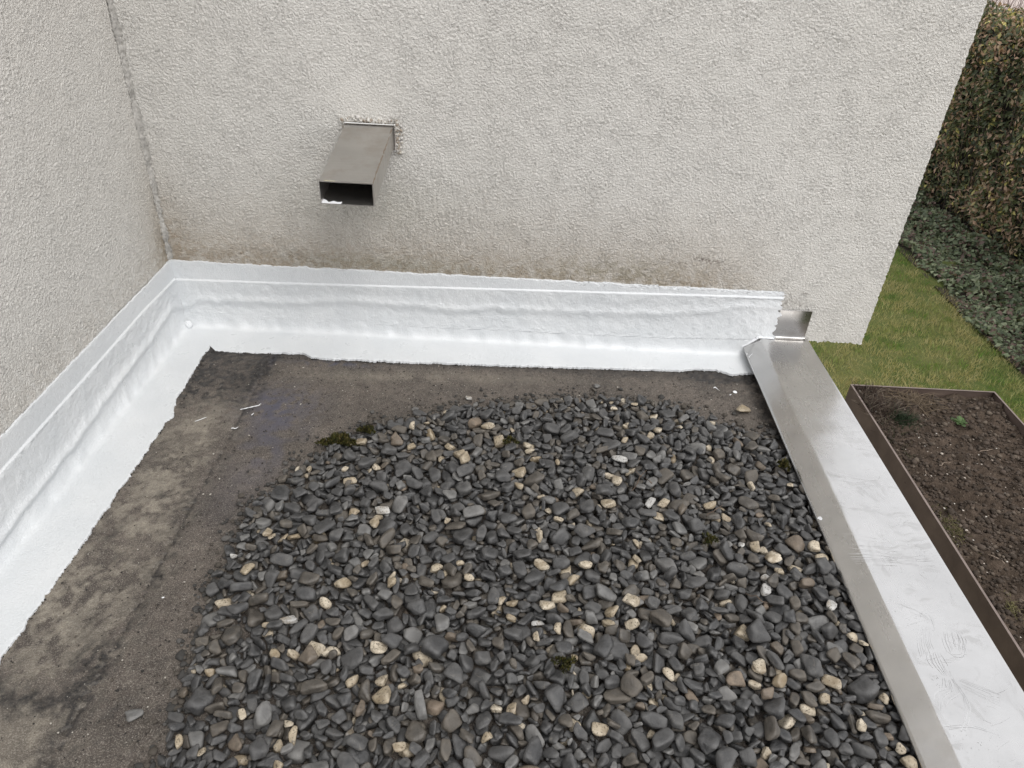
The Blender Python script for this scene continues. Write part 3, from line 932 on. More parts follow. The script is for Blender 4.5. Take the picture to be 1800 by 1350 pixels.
SH3, SH2 = pebble_shapes(NSH, I3), pebble_shapes(NSH, I2)
OUTLINE = [(0.30, -1.53), (0.40, -1.2), (0.415, -1.152), (0.407, -1.09), (0.40, -1.01), (0.39, -0.941), (0.376, -0.852), (0.375, -0.737), (0.383, -0.664), (0.4, -0.616), (0.425, -0.565), (0.475, -0.49), (0.53, -0.42), (0.605, -0.372), (0.684, -0.333), (0.772, -0.303), (0.862, -0.284), (0.968, -0.258), (1.063, -0.248), (1.197, -0.25), (1.284, -0.285), (1.377, -0.34), (1.44, -0.37), (1.475, -0.43), (1.475, -1.53)]
# distance of every map cell to the outline (negative outside), looked up while dropping
G = .002
MX, MY = 850, 800
gx, gy = np.meshgrid((np.arange(MX) + .5) * G, -1.6 + (np.arange(MY) + .5) * G, indexing='ij')
dist = np.full((MX, MY), 9.0)
ins = np.zeros((MX, MY), bool)
for i in range(len(OUTLINE)):
    (ax_, ay_), (bx_, by_) = OUTLINE[i], OUTLINE[(i + 1) % len(OUTLINE)]
    if i < len(OUTLINE) - 2:
        t_ = np.clip(((gx - ax_) * (bx_ - ax_) + (gy - ay_) * (by_ - ay_)) / ((bx_ - ax_) ** 2 + (by_ - ay_) ** 2), 0, 1)
        dist = np.minimum(dist, np.hypot(gx - ax_ - t_ * (bx_ - ax_), gy - ay_ - t_ * (by_ - ay_)))
    if by_ != ay_:
        ins ^= ((ay_ > gy) != (by_ > gy)) & (gx < (bx_ - ax_) * (gy - ay_) / (by_ - ay_) + ax_)
dist = np.where(ins, dist, -1.0)
def euler_rows(a, b, c):
    ca, sa, cb, sb, cc, sc_ = math.cos(a), math.sin(a), math.cos(b), math.sin(b), math.cos(c), math.sin(c)
    return np.array(((cb * cc, sa * sb * cc - ca * sc_, ca * sb * cc + sa * sc_), (cb * sc_, sa * sb * sc_ + ca * cc, ca * sb * sc_ - sa * cc), (-sb, sa * cb, ca * cb)))
def deposit(count, seed):
    r = random.Random(seed)
    hm = np.zeros((MX, MY)); hm[int(1.470 / G):, :] = .5
    out = []
    def rest(S, x, y, R):
        v = S @ R.T
        ix = ((v[:, 0] + x) / G).astype(int); iy = ((v[:, 1] + y + 1.6) / G).astype(int)
        if ix.min() < 0 or iy.min() < 0 or ix.max() >= MX or iy.max() >= MY: return None
        z = (hm[ix, iy] - v[:, 2]).max()
        top = z + v[:, 2].max()
        if top > .075 or (x + v[:, 0].max() > 1.437 and top > .033): return None
        return z, v, ix, iy
    att = 0
    while len(out) < count and att < count * 3:
        att += 1
        L = min(.040, max(.0100, .0190 * math.exp(r.gauss(0, .32))))
        si = r.randrange(NSH)
        S = SH3[si] * L
        best = None
        tries = 0
        while tries < 12:
            x, y = r.uniform(.28, 1.462), r.uniform(-1.5, -.23)
            d = dist[int(x / G), int((y + 1.6) / G)]
            if d < L * .35 or x > 1.46 - L * .3 or (d < .05 and r.random() < .5): continue
            tries += 1
            R = euler_rows(r.gauss(0, .45), r.gauss(0, .45), 0) @ euler_rows(0, 0, r.uniform(0, 6.28))
            e = rest(S, x, y, R)
            if e is None: continue
            lim = .018 + min(d, .25) * .12 if d < .12 else .066
            score = e[0] + (1 if e[0] > lim else 0)
            if best is None or score < best[0]: best = (score, x, y, R, e)
        if best is None or best[0] > .9: continue
        _, x, y, R, e = best
        for k in range(20):
            s = 1 - .6 * k / 20
            x2, y2 = x + r.gauss(0, (.003 + L * .12) * s), y + r.gauss(0, (.003 + L * .12) * s)
            if dist[min(int(x2 / G), MX - 1), min(int((y2 + 1.6) / G), MY - 1)] < 0: continue
            R2 = euler_rows(r.gauss(0, .22 * s), r.gauss(0, .22 * s), r.gauss(0, .3 * s)) @ R
            e2 = rest(S, x2, y2, R2)
            if e2 and e2[0] < e[0]: x, y, R, e = x2, y2, R2, e2
        z, v, ix, iy = e
        i0, j0 = ix.min(), iy.min()
        tmp = np.full((ix.max() - i0 + 1, iy.max() - j0 + 1), -1.)
        np.maximum.at(tmp, (ix - i0, iy - j0), v[:, 2] + z)
        for _k in range(2):
            p = np.pad(tmp, 1, constant_values=-1)
            w = [p[1 + a:p.shape[0] - 1 + a, 1 + b:p.shape[1] - 1 + b] for a in (-1, 0, 1) for b in (-1, 0, 1)]
            tmp = np.where((tmp < -.5) & (sum((q > -.5).astype(int) for q in w) >= 4), np.max(w, 0), tmp)
        cut = hm[i0:i0 + tmp.shape[0], j0:j0 + tmp.shape[1]]
        np.maximum(cut, tmp, out=cut)
        out.append((si, L, x, y, z + .0003, R))
    return out
stones = deposit(8800, 11)
# which of them show, and how large: rays from the camera, and a few from a step aside
from mathutils.bvhtree import BVHTree
allv = np.vstack([SH3[s[0]] @ s[5].T * s[1] + np.array(s[2:5]) for s in stones])
allf = np.vstack([np.array(IF3) + len(I3) * i for i in range(len(stones))])
tree = BVHTree.FromPolygons([Vector(a) for a in allv.tolist()], allf.tolist())
def count_seen(eye, step, acc, wgt):
    for y in np.arange(-1.5, -.22, step):
        for x in np.arange(.30, 1.48, step):
            dvec = Vector((x, y, .03)) - eye
            h = tree.ray_cast(eye, dvec.normalized())
            if h[2] is not None:
                k = h[2] // len(IF3)
                acc[k] = acc.get(k, 0) + wgt / dvec.length_squared * (1 if y > -1.17 else .12)
seen = {}
eye = Vector((.847, -1.657, 1.0))
count_seen(eye, .0026, seen, 1.0)
for off in ((-.45, .1, 0), (.4, .1, .1), (0, .4, .2), (0, -.3, -.3)): count_seen(eye + Vector(off), .006, seen, .001)
order = sorted(seen, key=lambda k: -seen[k])
CREAM = [(1.167, -0.318), (1.162, -0.409), (1.199, -0.366), (1.239, -0.336), (1.314, -0.350), (0.834, -0.436), (0.896, -0.435), (0.868, -0.394), (0.806, -0.389), (0.908, -0.497), (0.885, -0.580), (1.081, -0.543), (0.999, -0.597), (1.157, -0.600), (1.205, -0.566), (1.288, -0.411), (1.345, -0.549), (0.923, -0.685), (1.020, -0.655), (1.062, -0.613), (1.249, -0.620), (1.252, -0.642), (1.293, -0.654), (1.318, -0.698), (1.335, -0.714), (1.329, -0.739), (1.333, -0.770), (1.096, -0.715), (1.083, -0.755), (1.016, -0.773), (0.978, -0.778), (0.933, -0.779), (0.872, -0.779), (0.812, -0.807), (0.960, -0.818), (1.068, -0.831), (0.775, -0.486), (0.863, -0.543), (0.950, -0.494), (0.949, -0.888), (0.947, -0.912), (0.940, -0.942), (0.923, -0.900), (1.026, -0.880), (1.001, -0.901), (1.067, -0.897), (1.051, -0.967), (1.068, -0.957), (0.758, -0.968), (0.868, -0.861), (0.893, -1.029), (0.892, -1.071), (0.993, -1.071), (0.850, -1.051), (0.737, -1.117), (0.999, -1.125), (1.118, -0.984), (0.969, -1.013), (0.962, -0.816), (1.083, -1.081), (0.809, -0.807), (0.749, -0.841), (1.086, -0.753), (0.784, -1.020), (0.563, -1.124), (0.497, -0.934), (0.568, -0.969), (0.556, -0.975), (0.612, -0.963), (0.688, -1.024), (0.645, -1.021), (0.672, -1.042), (0.595, -0.830), (0.668, -0.829), (0.579, -0.875), (0.436, -0.816), (0.737, -1.116), (0.424, -1.007), (0.425, -1.112), (0.573, -1.105), (0.665, -0.948), (0.419, -0.865), (0.629, -0.687), (0.692, -0.412), (0.595, -0.529), (0.665, -0.468), (0.473, -0.749), (0.485, -0.731), (0.616, -0.687), (0.670, -0.725), (0.743, -0.785), (0.542, -0.587), (0.773, -0.488), (1.287, -0.979), (1.276, -0.955), (1.239, -1.001), (1.338, -1.007), (1.261, -0.884), (1.410, -1.074), (1.420, -1.084), (1.432, -1.100), (1.427, -0.740), (1.368, -0.988), (1.268, -1.030), (1.308, -1.028), (1.235, -1.089), (1.416, -0.710), (1.372, -0.752)]
PALE = [(1.088, -0.490), (1.130, -0.620), (1.290, -0.697), (1.313, -0.798), (0.923, -0.900), (0.657, -1.092), (0.524, -0.907), (1.402, -0.840), (1.313, -0.794), (0.629, -0.687), (0.393, -0.777)]
TAN = [(1.391, -0.778), (1.402, -1.002), (1.307, -1.098), (1.144, -1.002), (0.632, -0.484), (0.787, -0.928), (0.754, -1.054), (0.670, -1.059), (1.348, -0.624), (1.377, -0.490), (1.345, -0.398), (0.512, -1.117), (0.584, -0.970), (1.124, -0.269)]

kinds = {}
def paint(points, kd):
    for px, py in points:
        best = None
        for k in order:
            if k in kinds or seen[k] < 4: continue
            dd = math.hypot(stones[k][2] - px, stones[k][3] - py) + (.03 if stones[k][1] > .031 else 0)
            if dd < .032:
                sc_ = dd / math.sqrt(seen[k])
                if best is None or sc_ < best[0]: best = (sc_, k)
        if best: kinds[best[1]] = kd
paint(CREAM, 2); paint(PALE, 3); paint(TAN, 4)
r = random.Random(3)
for k in order:
    if k not in kinds:
        u_ = r.random()
        kinds[k] = 0 if u_ < .66 else (1 if u_ < .86 else (5 if u_ < .955 else (4 if u_ < .966 else (2 if stones[k][1] < .026 else 0))))
recs = [(stones[k][0], kinds[k], stones[k][1], stones[k][2], stones[k][3], stones[k][4], tuple(Matrix(stones[k][5].tolist()).to_quaternion())) for k in order]
KN = ['slate_pebble', 'brown_pebble', 'cream_granite', 'pale_pebble', 'tan_pebble', 'grey_pebble']
M_ind = [mat_pebble(KN[k], k, False) for k in range(6)]
M_stf = [mat_pebble(KN[k] + '_mass', k, True) for k in range(6)]
shape_mesh = []
for i in range(NSH):
    me = fast_mesh('pebble', SH3[i], IF3)
    me.materials.append(M_ind[0])
    me.polygons.foreach_set('use_smooth', [True] * len(me.polygons))
    shape_mesh.append(me)
ADJ = ['dark slate', 'brownish', 'cream speckled', 'whitish', 'tan', 'mid grey']
UNIQ = {}
NOTE = []
def pebble(si, kd, L, x, y, z, q, label=None, group=None):
    o = bpy.data.objects.new('pebble', shape_mesh[si])
    COL.objects.link(o)
    o.location = (x, y, z); o.rotation_mode = 'QUATERNION'; o.rotation_quaternion = Quaternion(q); o.scale = (L, L, L)
    if kd:
        o.material_slots[0].link = 'OBJECT'
        o.material_slots[0].material = M_ind[kd]
    e = SH3[si].max(0) - SH3[si].min(0)
    form = 'flat' if e[2] < .36 else ('elongated' if e[1] < .64 else ('chunky' if e[2] > .44 else 'rounded'))
    side = 'left' if x < .62 else ('left centre' if x < .90 else ('right centre' if x < 1.20 else 'right'))
    row = 'far rim' if y > -.55 else ('middle' if y > -.80 else ('near middle' if y > -.98 else 'front'))
    if label is None: NOTE.append((o, ADJ[kd], form, side, row, group))
    else: tag(o, label, 'pebble', group)
    return o
NI = 292
for rc in recs[:NI]: pebble(*rc)
RANK = ['largest', 'second largest', 'third largest', 'fourth largest', 'fifth largest', 'sixth largest', 'seventh largest', 'eighth largest', 'ninth largest', 'tenth largest', 'eleventh largest', 'twelfth largest', 'thirteenth largest', 'fourteenth largest', 'fifteenth largest', 'sixteenth largest', 'seventeenth largest', 'eighteenth largest', 'nineteenth largest', 'twentieth largest']
used = {}
for o, colr, form, side, row, group in NOTE:      # already ordered by how large each one shows
    key = (colr, form, side, row)
    k = used[key] = used.get(key, -1) + 1
    tag(o, '%s %s %s pebble, %s of the gravel, %s' % (RANK[min(k, 19)], form, colr, row, side), 'pebble', 'bigger pebbles of the gravel bed')
Vs, Fs, As, Ms = [], [], [], []
nv_ = 0
for i, (si, kd, L, x, y, z, q) in enumerate(recs[NI:]):
    hi = i < 2200
    v, f = (SH3[si], IF3) if hi else (SH2[si], IF2)
    R = np.array(Quaternion(q).to_matrix())
    Vs.append(v @ R.T * L + np.array((x, y, z)))
    Fs.append(np.array(f) + nv_)
    nv_ += len(v)
    As.append(np.full(len(v), rnd.random()))
    Ms.append(np.full(len(f), kd))
me = fast_mesh('gravel', np.vstack(Vs), np.vstack(Fs), {'rnd': np.concatenate(As)})
for m in M_stf: me.materials.append(m)
me.polygons.foreach_set('material_index', np.concatenate(Ms).astype(np.int32))
gravel = obj('gravel', me, None, None, True)
tag(gravel, 'bed of smaller dark river pebbles between the bigger ones on the flat roof', 'gravel', kind='stuff')

# loose stones lying apart on the bare felt
E_ = lambda a, b, c: tuple(Euler((a, b, c)).to_quaternion())
def loose(si, kd, L, x, y, rot, label, up=0.0):
    R = np.array(Euler(rot).to_matrix())
    zmin = (SH3[si] @ R.T * L)[:, 2].min()
    o = pebble(si, kd, L, x, y, up - zmin, E_(*rot), label, 'loose stones on the bare felt')
    return o
loose(3, 5, .025, .348, -1.077, (.1, 0, .3), 'single flat grey pebble alone on the bare brown felt at lower left', .0005)
loose(7, 2, .036, 1.400, -.262, (.2, .1, .2), 'chunky cream stone lying on bare felt beside the coping')
loose(11, 5, .020, 1.065, -.192, (0, .2, 1), 'small grey stone standing off the far edge of the gravel')
loose(15, 1, .018, 1.058, -.204, (.3, .2, 2), 'small brown stone touching the lone grey one beyond the gravel')
loose(19, 3, .016, .762, -.266, (0, .1, .4), 'little pale pebble beyond the far left rim of the gravel')
loose(22, 5, .019, .645, -.318, (.1, .1, 1.4), 'small round pebble just outside the gravel, left of the pale one')

# ---- grit, crumbs of tar and mineral specks strewn over the felt
def scatter(name, n, seed, placer, sizes, tints, label, cat, mat, squash=.6, parent=None, base=None):
    r = random.Random(seed)
    base, bf = base if base else (I1, IF1)
    bf = np.array(bf)
    Vs, Fs, Cs, nv = [], [], [], 0
    while len(Vs) < n:
        p = placer(r)
        if p is None: continue
        s_ = r.uniform(*sizes) * (r.random() ** 1.5 * .8 + .35)
        m = base * (1 + .3 * np.sin(base[:, [1, 2, 0]] * 2.3 + r.random() * 6)) * np.array((s_ * r.uniform(.7, 1.4), s_, s_ * squash))
        a = r.random() * 6.28
        ca, sa = math.cos(a), math.sin(a)
        m = m @ np.array(((ca, sa, 0), (-sa, ca, 0), (0, 0, 1)))
        Vs.append(m + np.array((p[0], p[1], p[2] + s_ * squash * .55)))
        Fs.append(bf + nv); nv += len(base)
        Cs.append(np.tile(r.choice(tints), (len(base), 1)))
    me = fast_mesh(name, np.vstack(Vs), np.vstack(Fs), {'tint': np.vstack(Cs)})
    o = obj(name, me, mat, parent, True)
    if parent is None: tag(o, label, cat, kind='stuff')
    else: tag(o, kind='stuff')
    return o
def on_felt(r):
    x, y = r.uniform(.115, 1.46), -r.uniform(.125, 1.5)
    if x > .42 and y < -.46: return None
    if x > .6 and y < -.34: return None
    d = (x - .115)
    if r.random() > .25 + .75 * min(1, max(0, (x - .2) / .15)): return None
    return x, y, .0052 if x < .262 else .0012
scatter('grit', 5200, 31, on_felt, (.0006, .0019), [(.03, .028, .026)] * 5 + [(.10, .085, .07)] * 4 + [(.16, .14, .12)] * 2 + [(.45, .42, .37)], 'fine grit and mineral specks strewn over the bare brown felt', 'grit', M_tint_rough)
def near_gravel(r):
    k = r.random()
    line = [(.40, -1.2), (.41, -1.09), (.40, -1.0), (.39, -.94), (.376, -.85), (.375, -.737), (.383, -.664), (.42, -.565), (.47, -.49), (.53, -.42), (.60, -.37), (.68, -.33), (.77, -.30), (.86, -.28), (.97, -.25), (1.06, -.245), (1.2, -.245), (1.28, -.28), (1.38, -.335), (1.46, -.36)]
    i = min(int(k * (len(line) - 1)), len(line) - 2)
    t_ = k * (len(line) - 1) - i
    x = line[i][0] * (1 - t_) + line[i + 1][0] * t_; y = line[i][1] * (1 - t_) + line[i + 1][1] * t_
    d = r.gauss(0, .022)
    return x + d * .8 * (-1 if x < .6 else .2) , y + d, .0015
scatter('gravel_chips', 1500, 32, near_gravel, (.0022, .0062), [(.05, .048, .046)] * 5 + [(.075, .065, .055)] * 3 + [(.10, .095, .09)], 'small dark stone chips along the rim of the gravel', 'stone chips', M_tint_rough, .6, None, (I2, IF2))
def coat_rim(r):
    if r.random() < .55:
        x = r.uniform(.11, 1.45)
        return x, -np.interp(x, [p[0] for p in edge_b], [p[1] for p in edge_b]) - .0025 + r.gauss(0, .0018), .0052 if x < .262 else .0012
    y = -r.uniform(.125, 1.5)
    return np.interp(-y, [p[0] for p in edge_l], [p[1] for p in edge_l]) + .0022 + r.gauss(0, .0016), y, .0052
scatter('tar_crumbs', 700, 33, coat_rim, (.0008, .0020), [(.018, .016, .016)] * 3 + [(.05, .043, .036)], 'black tar crumbs along the ragged rim of the white coating', 'tar crumbs', M_tint_rough, .7)

# ---- white paint splashes
def streak(pts, w, label, z=.0012):
    r = random.Random(int(pts[0][0] * 1e5))
    L_, R_ = [], []
    P = [Vector((p[0], p[1], 0)) for p in pts]
    n = 14
    mids = []
    for i in range(n + 1):
        t_ = i / n * (len(P) - 1); k = min(int(t_), len(P) - 2)
        mids.append(P[k].lerp(P[k + 1], t_ - k))
    V = []
    for i, m in enumerate(mids):
        d = (mids[min(i + 1, n)] - mids[max(i - 1, 0)]).normalized(); nn = Vector((-d.y, d.x, 0))
        ww = w * (.35 + .9 * abs(math.sin(i * 1.7 + pts[0][0] * 50))) * math.sin(math.pi * (i + .6) / (n + 1.2))
        V += [m + nn * ww * .75 + Vector((0, 0, z)), m + Vector((0, 0, z + .0007)), m - nn * ww + Vector((0, 0, z))]
    F = []
    for i in range(n):
        for k in (0, 1):
            F.append((i * 3 + k, (i + 1) * 3 + k, (i + 1) * 3 + k + 1, i * 3 + k + 1))
    o = obj('paint_splash', fast_mesh('paint_splash', [tuple(v) for v in V], F), M_paint, None, True)
    tag(o, label, 'paint splash', 'white paint splashes on the felt')
streak([(.237, -.361), (.262, -.351), (.282, -.340), (.296, -.333), (.297, -.326)], .0017, 'longest white paint streak on the felt below the inner corner', .0022)
streak([(.181, -.408), (.190, -.400), (.200, -.391)], .0009, 'thin short white paint streak left of the longest one', .0062)
streak([(.262, -.425), (.264, -.418), (.272, -.420), (.276, -.414)], .0016, 'hooked white paint mark right above the gravel corner', .0022)
streak([(.290, -.371), (.2935, -.362)], .0013, 'small white paint dash beneath the long streak', .0022)
streak([(1.352, -.170), (1.358, -.163), (1.364, -.176)], .0016, 'small white paint squiggle near the right end of the bare felt')
streak([(1.386, -.195), (1.392, -.192)], .0014, 'tiny white paint dash beside the round white dot')
streak([(.300, -.870), (.304, -.868)], .0018, 'small white fleck on the bare felt left of the gravel', .0016)
bm = bmesh.new()
bmesh.ops.create_cone(bm, cap_ends=True, segments=20, radius1=.0052, radius2=.0044, depth=.0012)
me = bpy.data.meshes.new('paint_dot'); bm.to_mesh(me); bm.free()
o = obj('paint_dot', me, M_paint, None); o.location = (1.403, -.181, .0016)
tag(o, 'round white paint dot on the felt beside the coping', 'paint dot')
# splashes on the cap's slope
def cap_dab(y, t_, sx, sy, rot, nm='paint_fleck'):
    xl, xc = 1.4575 + .0150 * y, 1.4940 + .0160 * y
    ca, sa = math.cos(rot), math.sin(rot)
    pts = []
    for i in range(10):
        a = i / 10 * 6.283
        u_, v_ = sx * math.cos(a) * (1 + .3 * math.sin(i * 2.1)), sy * math.sin(a)
        u2, v2 = u_ * ca - v_ * sa, u_ * sa + v_ * ca
        tt = t_ + u2 / (xc - xl)
        pts.append((xl + (xc - xl) * tt - .0004, y + v2, .0295 + .0285 * tt + .0005))
    bm = bmesh.new()
    bm.faces.new([bm.verts.new(p) for p in pts])
    r_ = bmesh.ops.extrude_face_region(bm, geom=bm.faces[:])
    for e in r_['geom']:
        if isinstance(e, bmesh.types.BMVert): e.co += Vector((-.0003, 0, .0004))
    bmesh.ops.recalc_face_normals(bm, faces=bm.faces)
    me = bpy.data.meshes.new(nm); bm.to_mesh(me); bm.free()
    obj(nm, me, M_paint, cap)
cap_dab(-.062, .20, .0050, .0010, .5)
cap_dab(-.066, .08, .0010, .0030, .2)
cap_dab(-.050, .04, .0008, .0035, 0)
cap_dab(-.640, .13, .0028, .0050, .3)

# ---- moss
def moss(cx, cy, z, rx, ry, n, seed, label, tints):
    r = random.Random(seed)
    mm = Mesher()
    for i in range(n):
        a, d = r.random() * 6.283, math.sqrt(r.random())
        lob = .7 + .3 * math.sin(a * 3 + seed)
        x, y = cx + rx * d * lob * math.cos(a), cy + ry * d * lob * math.sin(a)
        if math.sin(x * 260 + seed) * math.sin(y * 240) > .55: continue
        h = r.uniform(.004, .011) * (1.1 - d * .5)
        w_ = r.uniform(.0007, .0015)
        b = r.random() * 6.283
        dx, dy = math.cos(b), math.sin(b)
        lx, ly = r.gauss(0, .35) * h, r.gauss(0, .35) * h
        z_ = z + r.random() * .010 * (1 - d)
        c = r.choice(tints)
        mm.add([(x - dx * w_, y - dy * w_, z_), (x + dx * w_, y + dy * w_, z_), (x + dx * w_ * 1.3 + lx * .6, y + dy * w_ * 1.3 + ly * .6, z_ + h * .6), (x + lx, y + ly, z_ + h), (x - dx * w_ * 1.3 + lx * .6, y - dy * w_ * 1.3 + ly * .6, z_ + h * .6)], [(0, 1, 2, 3, 4)], c)
    o = obj('moss_clump', mm.mesh('moss_clump'), M_leaf, None)
    tag(o, label, 'moss', 'moss among the pebbles')
M_leaf = mat_tint('leaf', .6, .3, .3, 60, .3)
MT = [(.060, .062, .014), (.095, .085, .022), (.040, .045, .012), (.13, .105, .04), (.028, .026, .012)]
moss(.505, -.462, .016, .052, .026, 2200, 3, 'patch of yellow green moss at the upper left rim of the gravel', MT)
moss(.558, -.430, .022, .024, .014, 500, 4, 'small moss tuft right of the bigger moss patch', MT)
moss(1.425, -.490, .034, .016, .020, 520, 5, 'green moss tuft between pebbles against the coping', MT)
moss(.955, -.985, .040, .022, .016, 260, 6, 'thin moss in a gap in the middle foreground', MT)
moss(1.225, -.72, .042, .018, .016, 200, 8, 'thin moss near the right side of the gravel', MT)
moss(.86, -.46, .036, .022, .014, 220, 9, 'dark moss threads in the far left gravel', MT)

# twigs and dry stalks caught in the gravel
for i, (x, y, a, l) in enumerate(((1.10, -.60, 1.1, .07), (1.14, -.58, 2.2, .05), (1.23, -.66, .7, .05), (1.30, -.86, 2.6, .045))):
    r = random.Random(50 + i)
    pts = [(x + math.cos(a) * l * t_ + r.gauss(0, .0015), y + math.sin(a) * l * t_ + r.gauss(0, .0015), .044 + r.gauss(0, .0012)) for t_ in np.linspace(0, 1, 6)]
    V, Fq = tube_verts(pts, [.0011, .0010, .0009, .0009, .0007, .0004], 5)
    o = obj('twig', fast_mesh('twig', V, Fq), mat_plain('twig_bark', (.06, .04, .028), (.12, .085, .06), 60) if i == 0 else bpy.data.materials['twig_bark'], None, True)
    tag(o, ['longest thin dry twig lying in the middle of the gravel', 'thin twig crossing near the longest one', 'short twig right of the crossed twigs', 'short dry stalk in the lower right gravel'][i], 'twig', 'twigs on the gravel')

# ================================================================== GARDEN BELOW
GZ = -2.8
def mat_ground():
    k = Mat('lawn_soil', .95, 0, .15)
    n = k.noise(1.1, 5, .6)
    c = k.mix(k.ramp(n, (.35, 0), (.65, 1)), (.056, .087, .020), (.119, .126, .045))
    c = k.mix(k.ramp(k.noise(9, 4, .6), (.45, 0), (.7, .5)), c, (.17, .155, .055))
    c = k.mix(k.ramp(k.noise(26, 4, .65), (.55, 0), (.75, .5)), c, (.06, .052, .028))
    return k.out(c, .95, k.bump(k.noise(60, 4, .7), .02, .8))
def mat_far():
    k = Mat('pale_gravel_ground', .95, 0, .2)
    c = k.mix(k.ramp(k.noise(.8, 5, .6), (.35, 0), (.65, 1)), (.40, .335, .30), (.50, .43, .395))
    return k.out(c, .95, k.bump(k.noise(30, 4, .7), .01, .6))
n = 120
def sheet(name, x0, x1, y0, y1, z, cell, mat, amp=.0, seed=0):
    nu, nv = int((x1 - x0) / cell) + 1, int((y1 - y0) / cell) + 1
    X, Y = np.meshgrid(np.linspace(x0, x1, nu), np.linspace(y0, y1, nv), indexing='ij')
    Z = z + (amp * field(nu, nv, cell, cell, .4, 2.5, seed) if amp else 0 * X)
    o = obj(name, fast_mesh(name, np.stack([X, Y, Z], -1).reshape(-1, 3), grid_faces(nu, nv)), mat, None, True)
    tag(o, kind='structure')
    return o
obj('ground', fast_mesh('ground', [(-300, -300, GZ - .09), (300, -300, GZ - .09), (300, 300, GZ - .09), (-300, 300, GZ - .09)], [(0, 1, 2, 3)]), mat_far(), None)['kind'] = 'structure'
sheet('lawn', 1.6, 8.0, -6, 18, GZ, .08, mat_ground(), .012, 501)

def blades(name, n, seed, region, hgt, wid, tints, label, cat, mat, bend=.5, z=GZ):
    r = np.random.RandomState(seed)
    P = region(r, n)
    n = len(P)
    h = r.uniform(*hgt, n); w = r.uniform(*wid, n); a = r.uniform(0, 6.283, n); b = r.uniform(0, 6.283, n)
    d = np.stack([np.cos(a), np.sin(a), 0 * a], 1); l = np.stack([np.cos(b), np.sin(b), 0 * b], 1) * (r.uniform(0, bend, n) * h)[:, None]
    up = np.array([0, 0, 1.0])
    base = np.hstack([P[:, :2], np.full((n, 1), z - .002)])
    v0 = base - d * w[:, None]; v1 = base + d * w[:, None]
    v2 = base + d * w[:, None] * .7 + up * (h * .6)[:, None] + l * .45
    v3 = base - d * w[:, None] * .7 + up * (h * .6)[:, None] + l * .45
    v4 = base + up * (h * .95)[:, None] + l
    V = np.stack([v0, v1, v2, v3, v4], 1).reshape(-1, 3)
    i = np.arange(n)[:, None] * 5
    F = np.vstack([i + np.array([[0, 1, 2]]), i + np.array([[0, 2, 3]]), i + np.array([[3, 2, 4]])])
    T = np.array(tints)
    c = T[r.randint(0, len(T), n)]
    if P.shape[1] > 2:
        g = P[:, 2:3]
        c = c * (1 - g) + np.array([[.532, .462, .245]]) * g
    c = c * r.uniform(.75, 1.2, (n, 1))
    o = obj(name, fast_mesh(name, V, F, {'tint': np.repeat(c, 5, 0)}), mat, None)
    tag(o, label, cat, kind='stuff')
    return o
edge_x = lambda y: 5.98 + .06 * np.sin(y * 2.1) + .04 * np.sin(y * 5.3)
dryf = field(160, 260, .05, .05, .25, 1.6, 511)
def lawn_region(r, n):
    x, y = r.uniform(2.6, 6.15, n), r.uniform(1.5, 10.5, n)
    k = (x < edge_x(y)) & ((x < 3.55) | (x > 4.80) | (y > 3.32))
    x, y = x[k], y[k]
    dry = dryf[np.clip((x / .05).astype(int), 0, 159), np.clip((y / .05).astype(int), 0, 259)]
    g = np.clip(.78 + .45 * dry - .80 * blend(6.0, 7.2, y) - .25 * blend(4.8, 5.6, x) * blend(5.2, 4.4, y), 0, .95)
    return np.stack([x, y, g], 1)
M_grass = mat_tint('grass_blade', .6, .25, .15, 30, .4)
blades('grass', 95000, 5, lawn_region, (.025, .060), (.0016, .0032), [(.114, .238, .036), (.158, .295, .050), (.091, .193, .032), (.227, .318, .079), (.385, .385, .158)], 'short patchy winter lawn, green at the back and yellowish in front', 'grass', M_grass, 1.1)

# leaf clouds: folded leaf-shaped faces with a random pose
def leaves(name, P, N, length, width, tints, seed, mat, parent=None, label=None, cat=None, spread=.6, droop=.0, pick=None):
    r = np.random.RandomState(seed)
    n = len(P)
    nn = N + r.normal(size=(n, 3)) * spread
    nn /= np.linalg.norm(nn, axis=1)[:, None]
    t_ = r.normal(size=(n, 3)); t_[:, 2] -= droop
    t_ -= nn * (t_ * nn).sum(1)[:, None]; t_ /= np.linalg.norm(t_, axis=1)[:, None]
    s_ = np.cross(nn, t_)
    L = r.uniform(*length, n)[:, None]; W = L * r.uniform(*width, n)[:, None]
    a = P - t_ * L * .5
    b = P + s_ * W * .5 + nn * W * .18 - t_ * L * .05
    c = P + t_ * L * .5 - nn * L * .12
    d = P - s_ * W * .5 + nn * W * .18 - t_ * L * .05
    V = np.stack([a, b, c, d], 1).reshape(-1, 3)
    i = np.arange(n)[:, None] * 4
    F = np.vstack([i + np.array([[0, 1, 2]]), i + np.array([[0, 2, 3]])])
    T = np.array(tints)
    ci = r.randint(0, len(T), n) if pick is None else pick(r, P)
    col_ = T[ci] * r.uniform(.7, 1.25, (n, 1))
    o = obj(name, fast_mesh(name, V, F, {'tint': np.repeat(col_, 4, 0)}), mat, parent)
    if parent is None: tag(o, label, cat, kind='stuff')
    else: tag(o, kind='stuff')
    return o
M_hleaf = mat_tint('hedge_leaf', .5, .35, .12, 12, .3)
r = np.random.RandomState(71)
HX, HT = 7.02, -.27
hedge = empty('hedge', (HX + .6, 9, GZ))
tag(hedge, 'tall dense leafy hedge beyond the lawn at the right edge', 'hedge')
n = 52000
y = r.uniform(3.6, 17, n); z = GZ + .08 + (HT - GZ - .02) * r.uniform(0, 1, n) ** .9
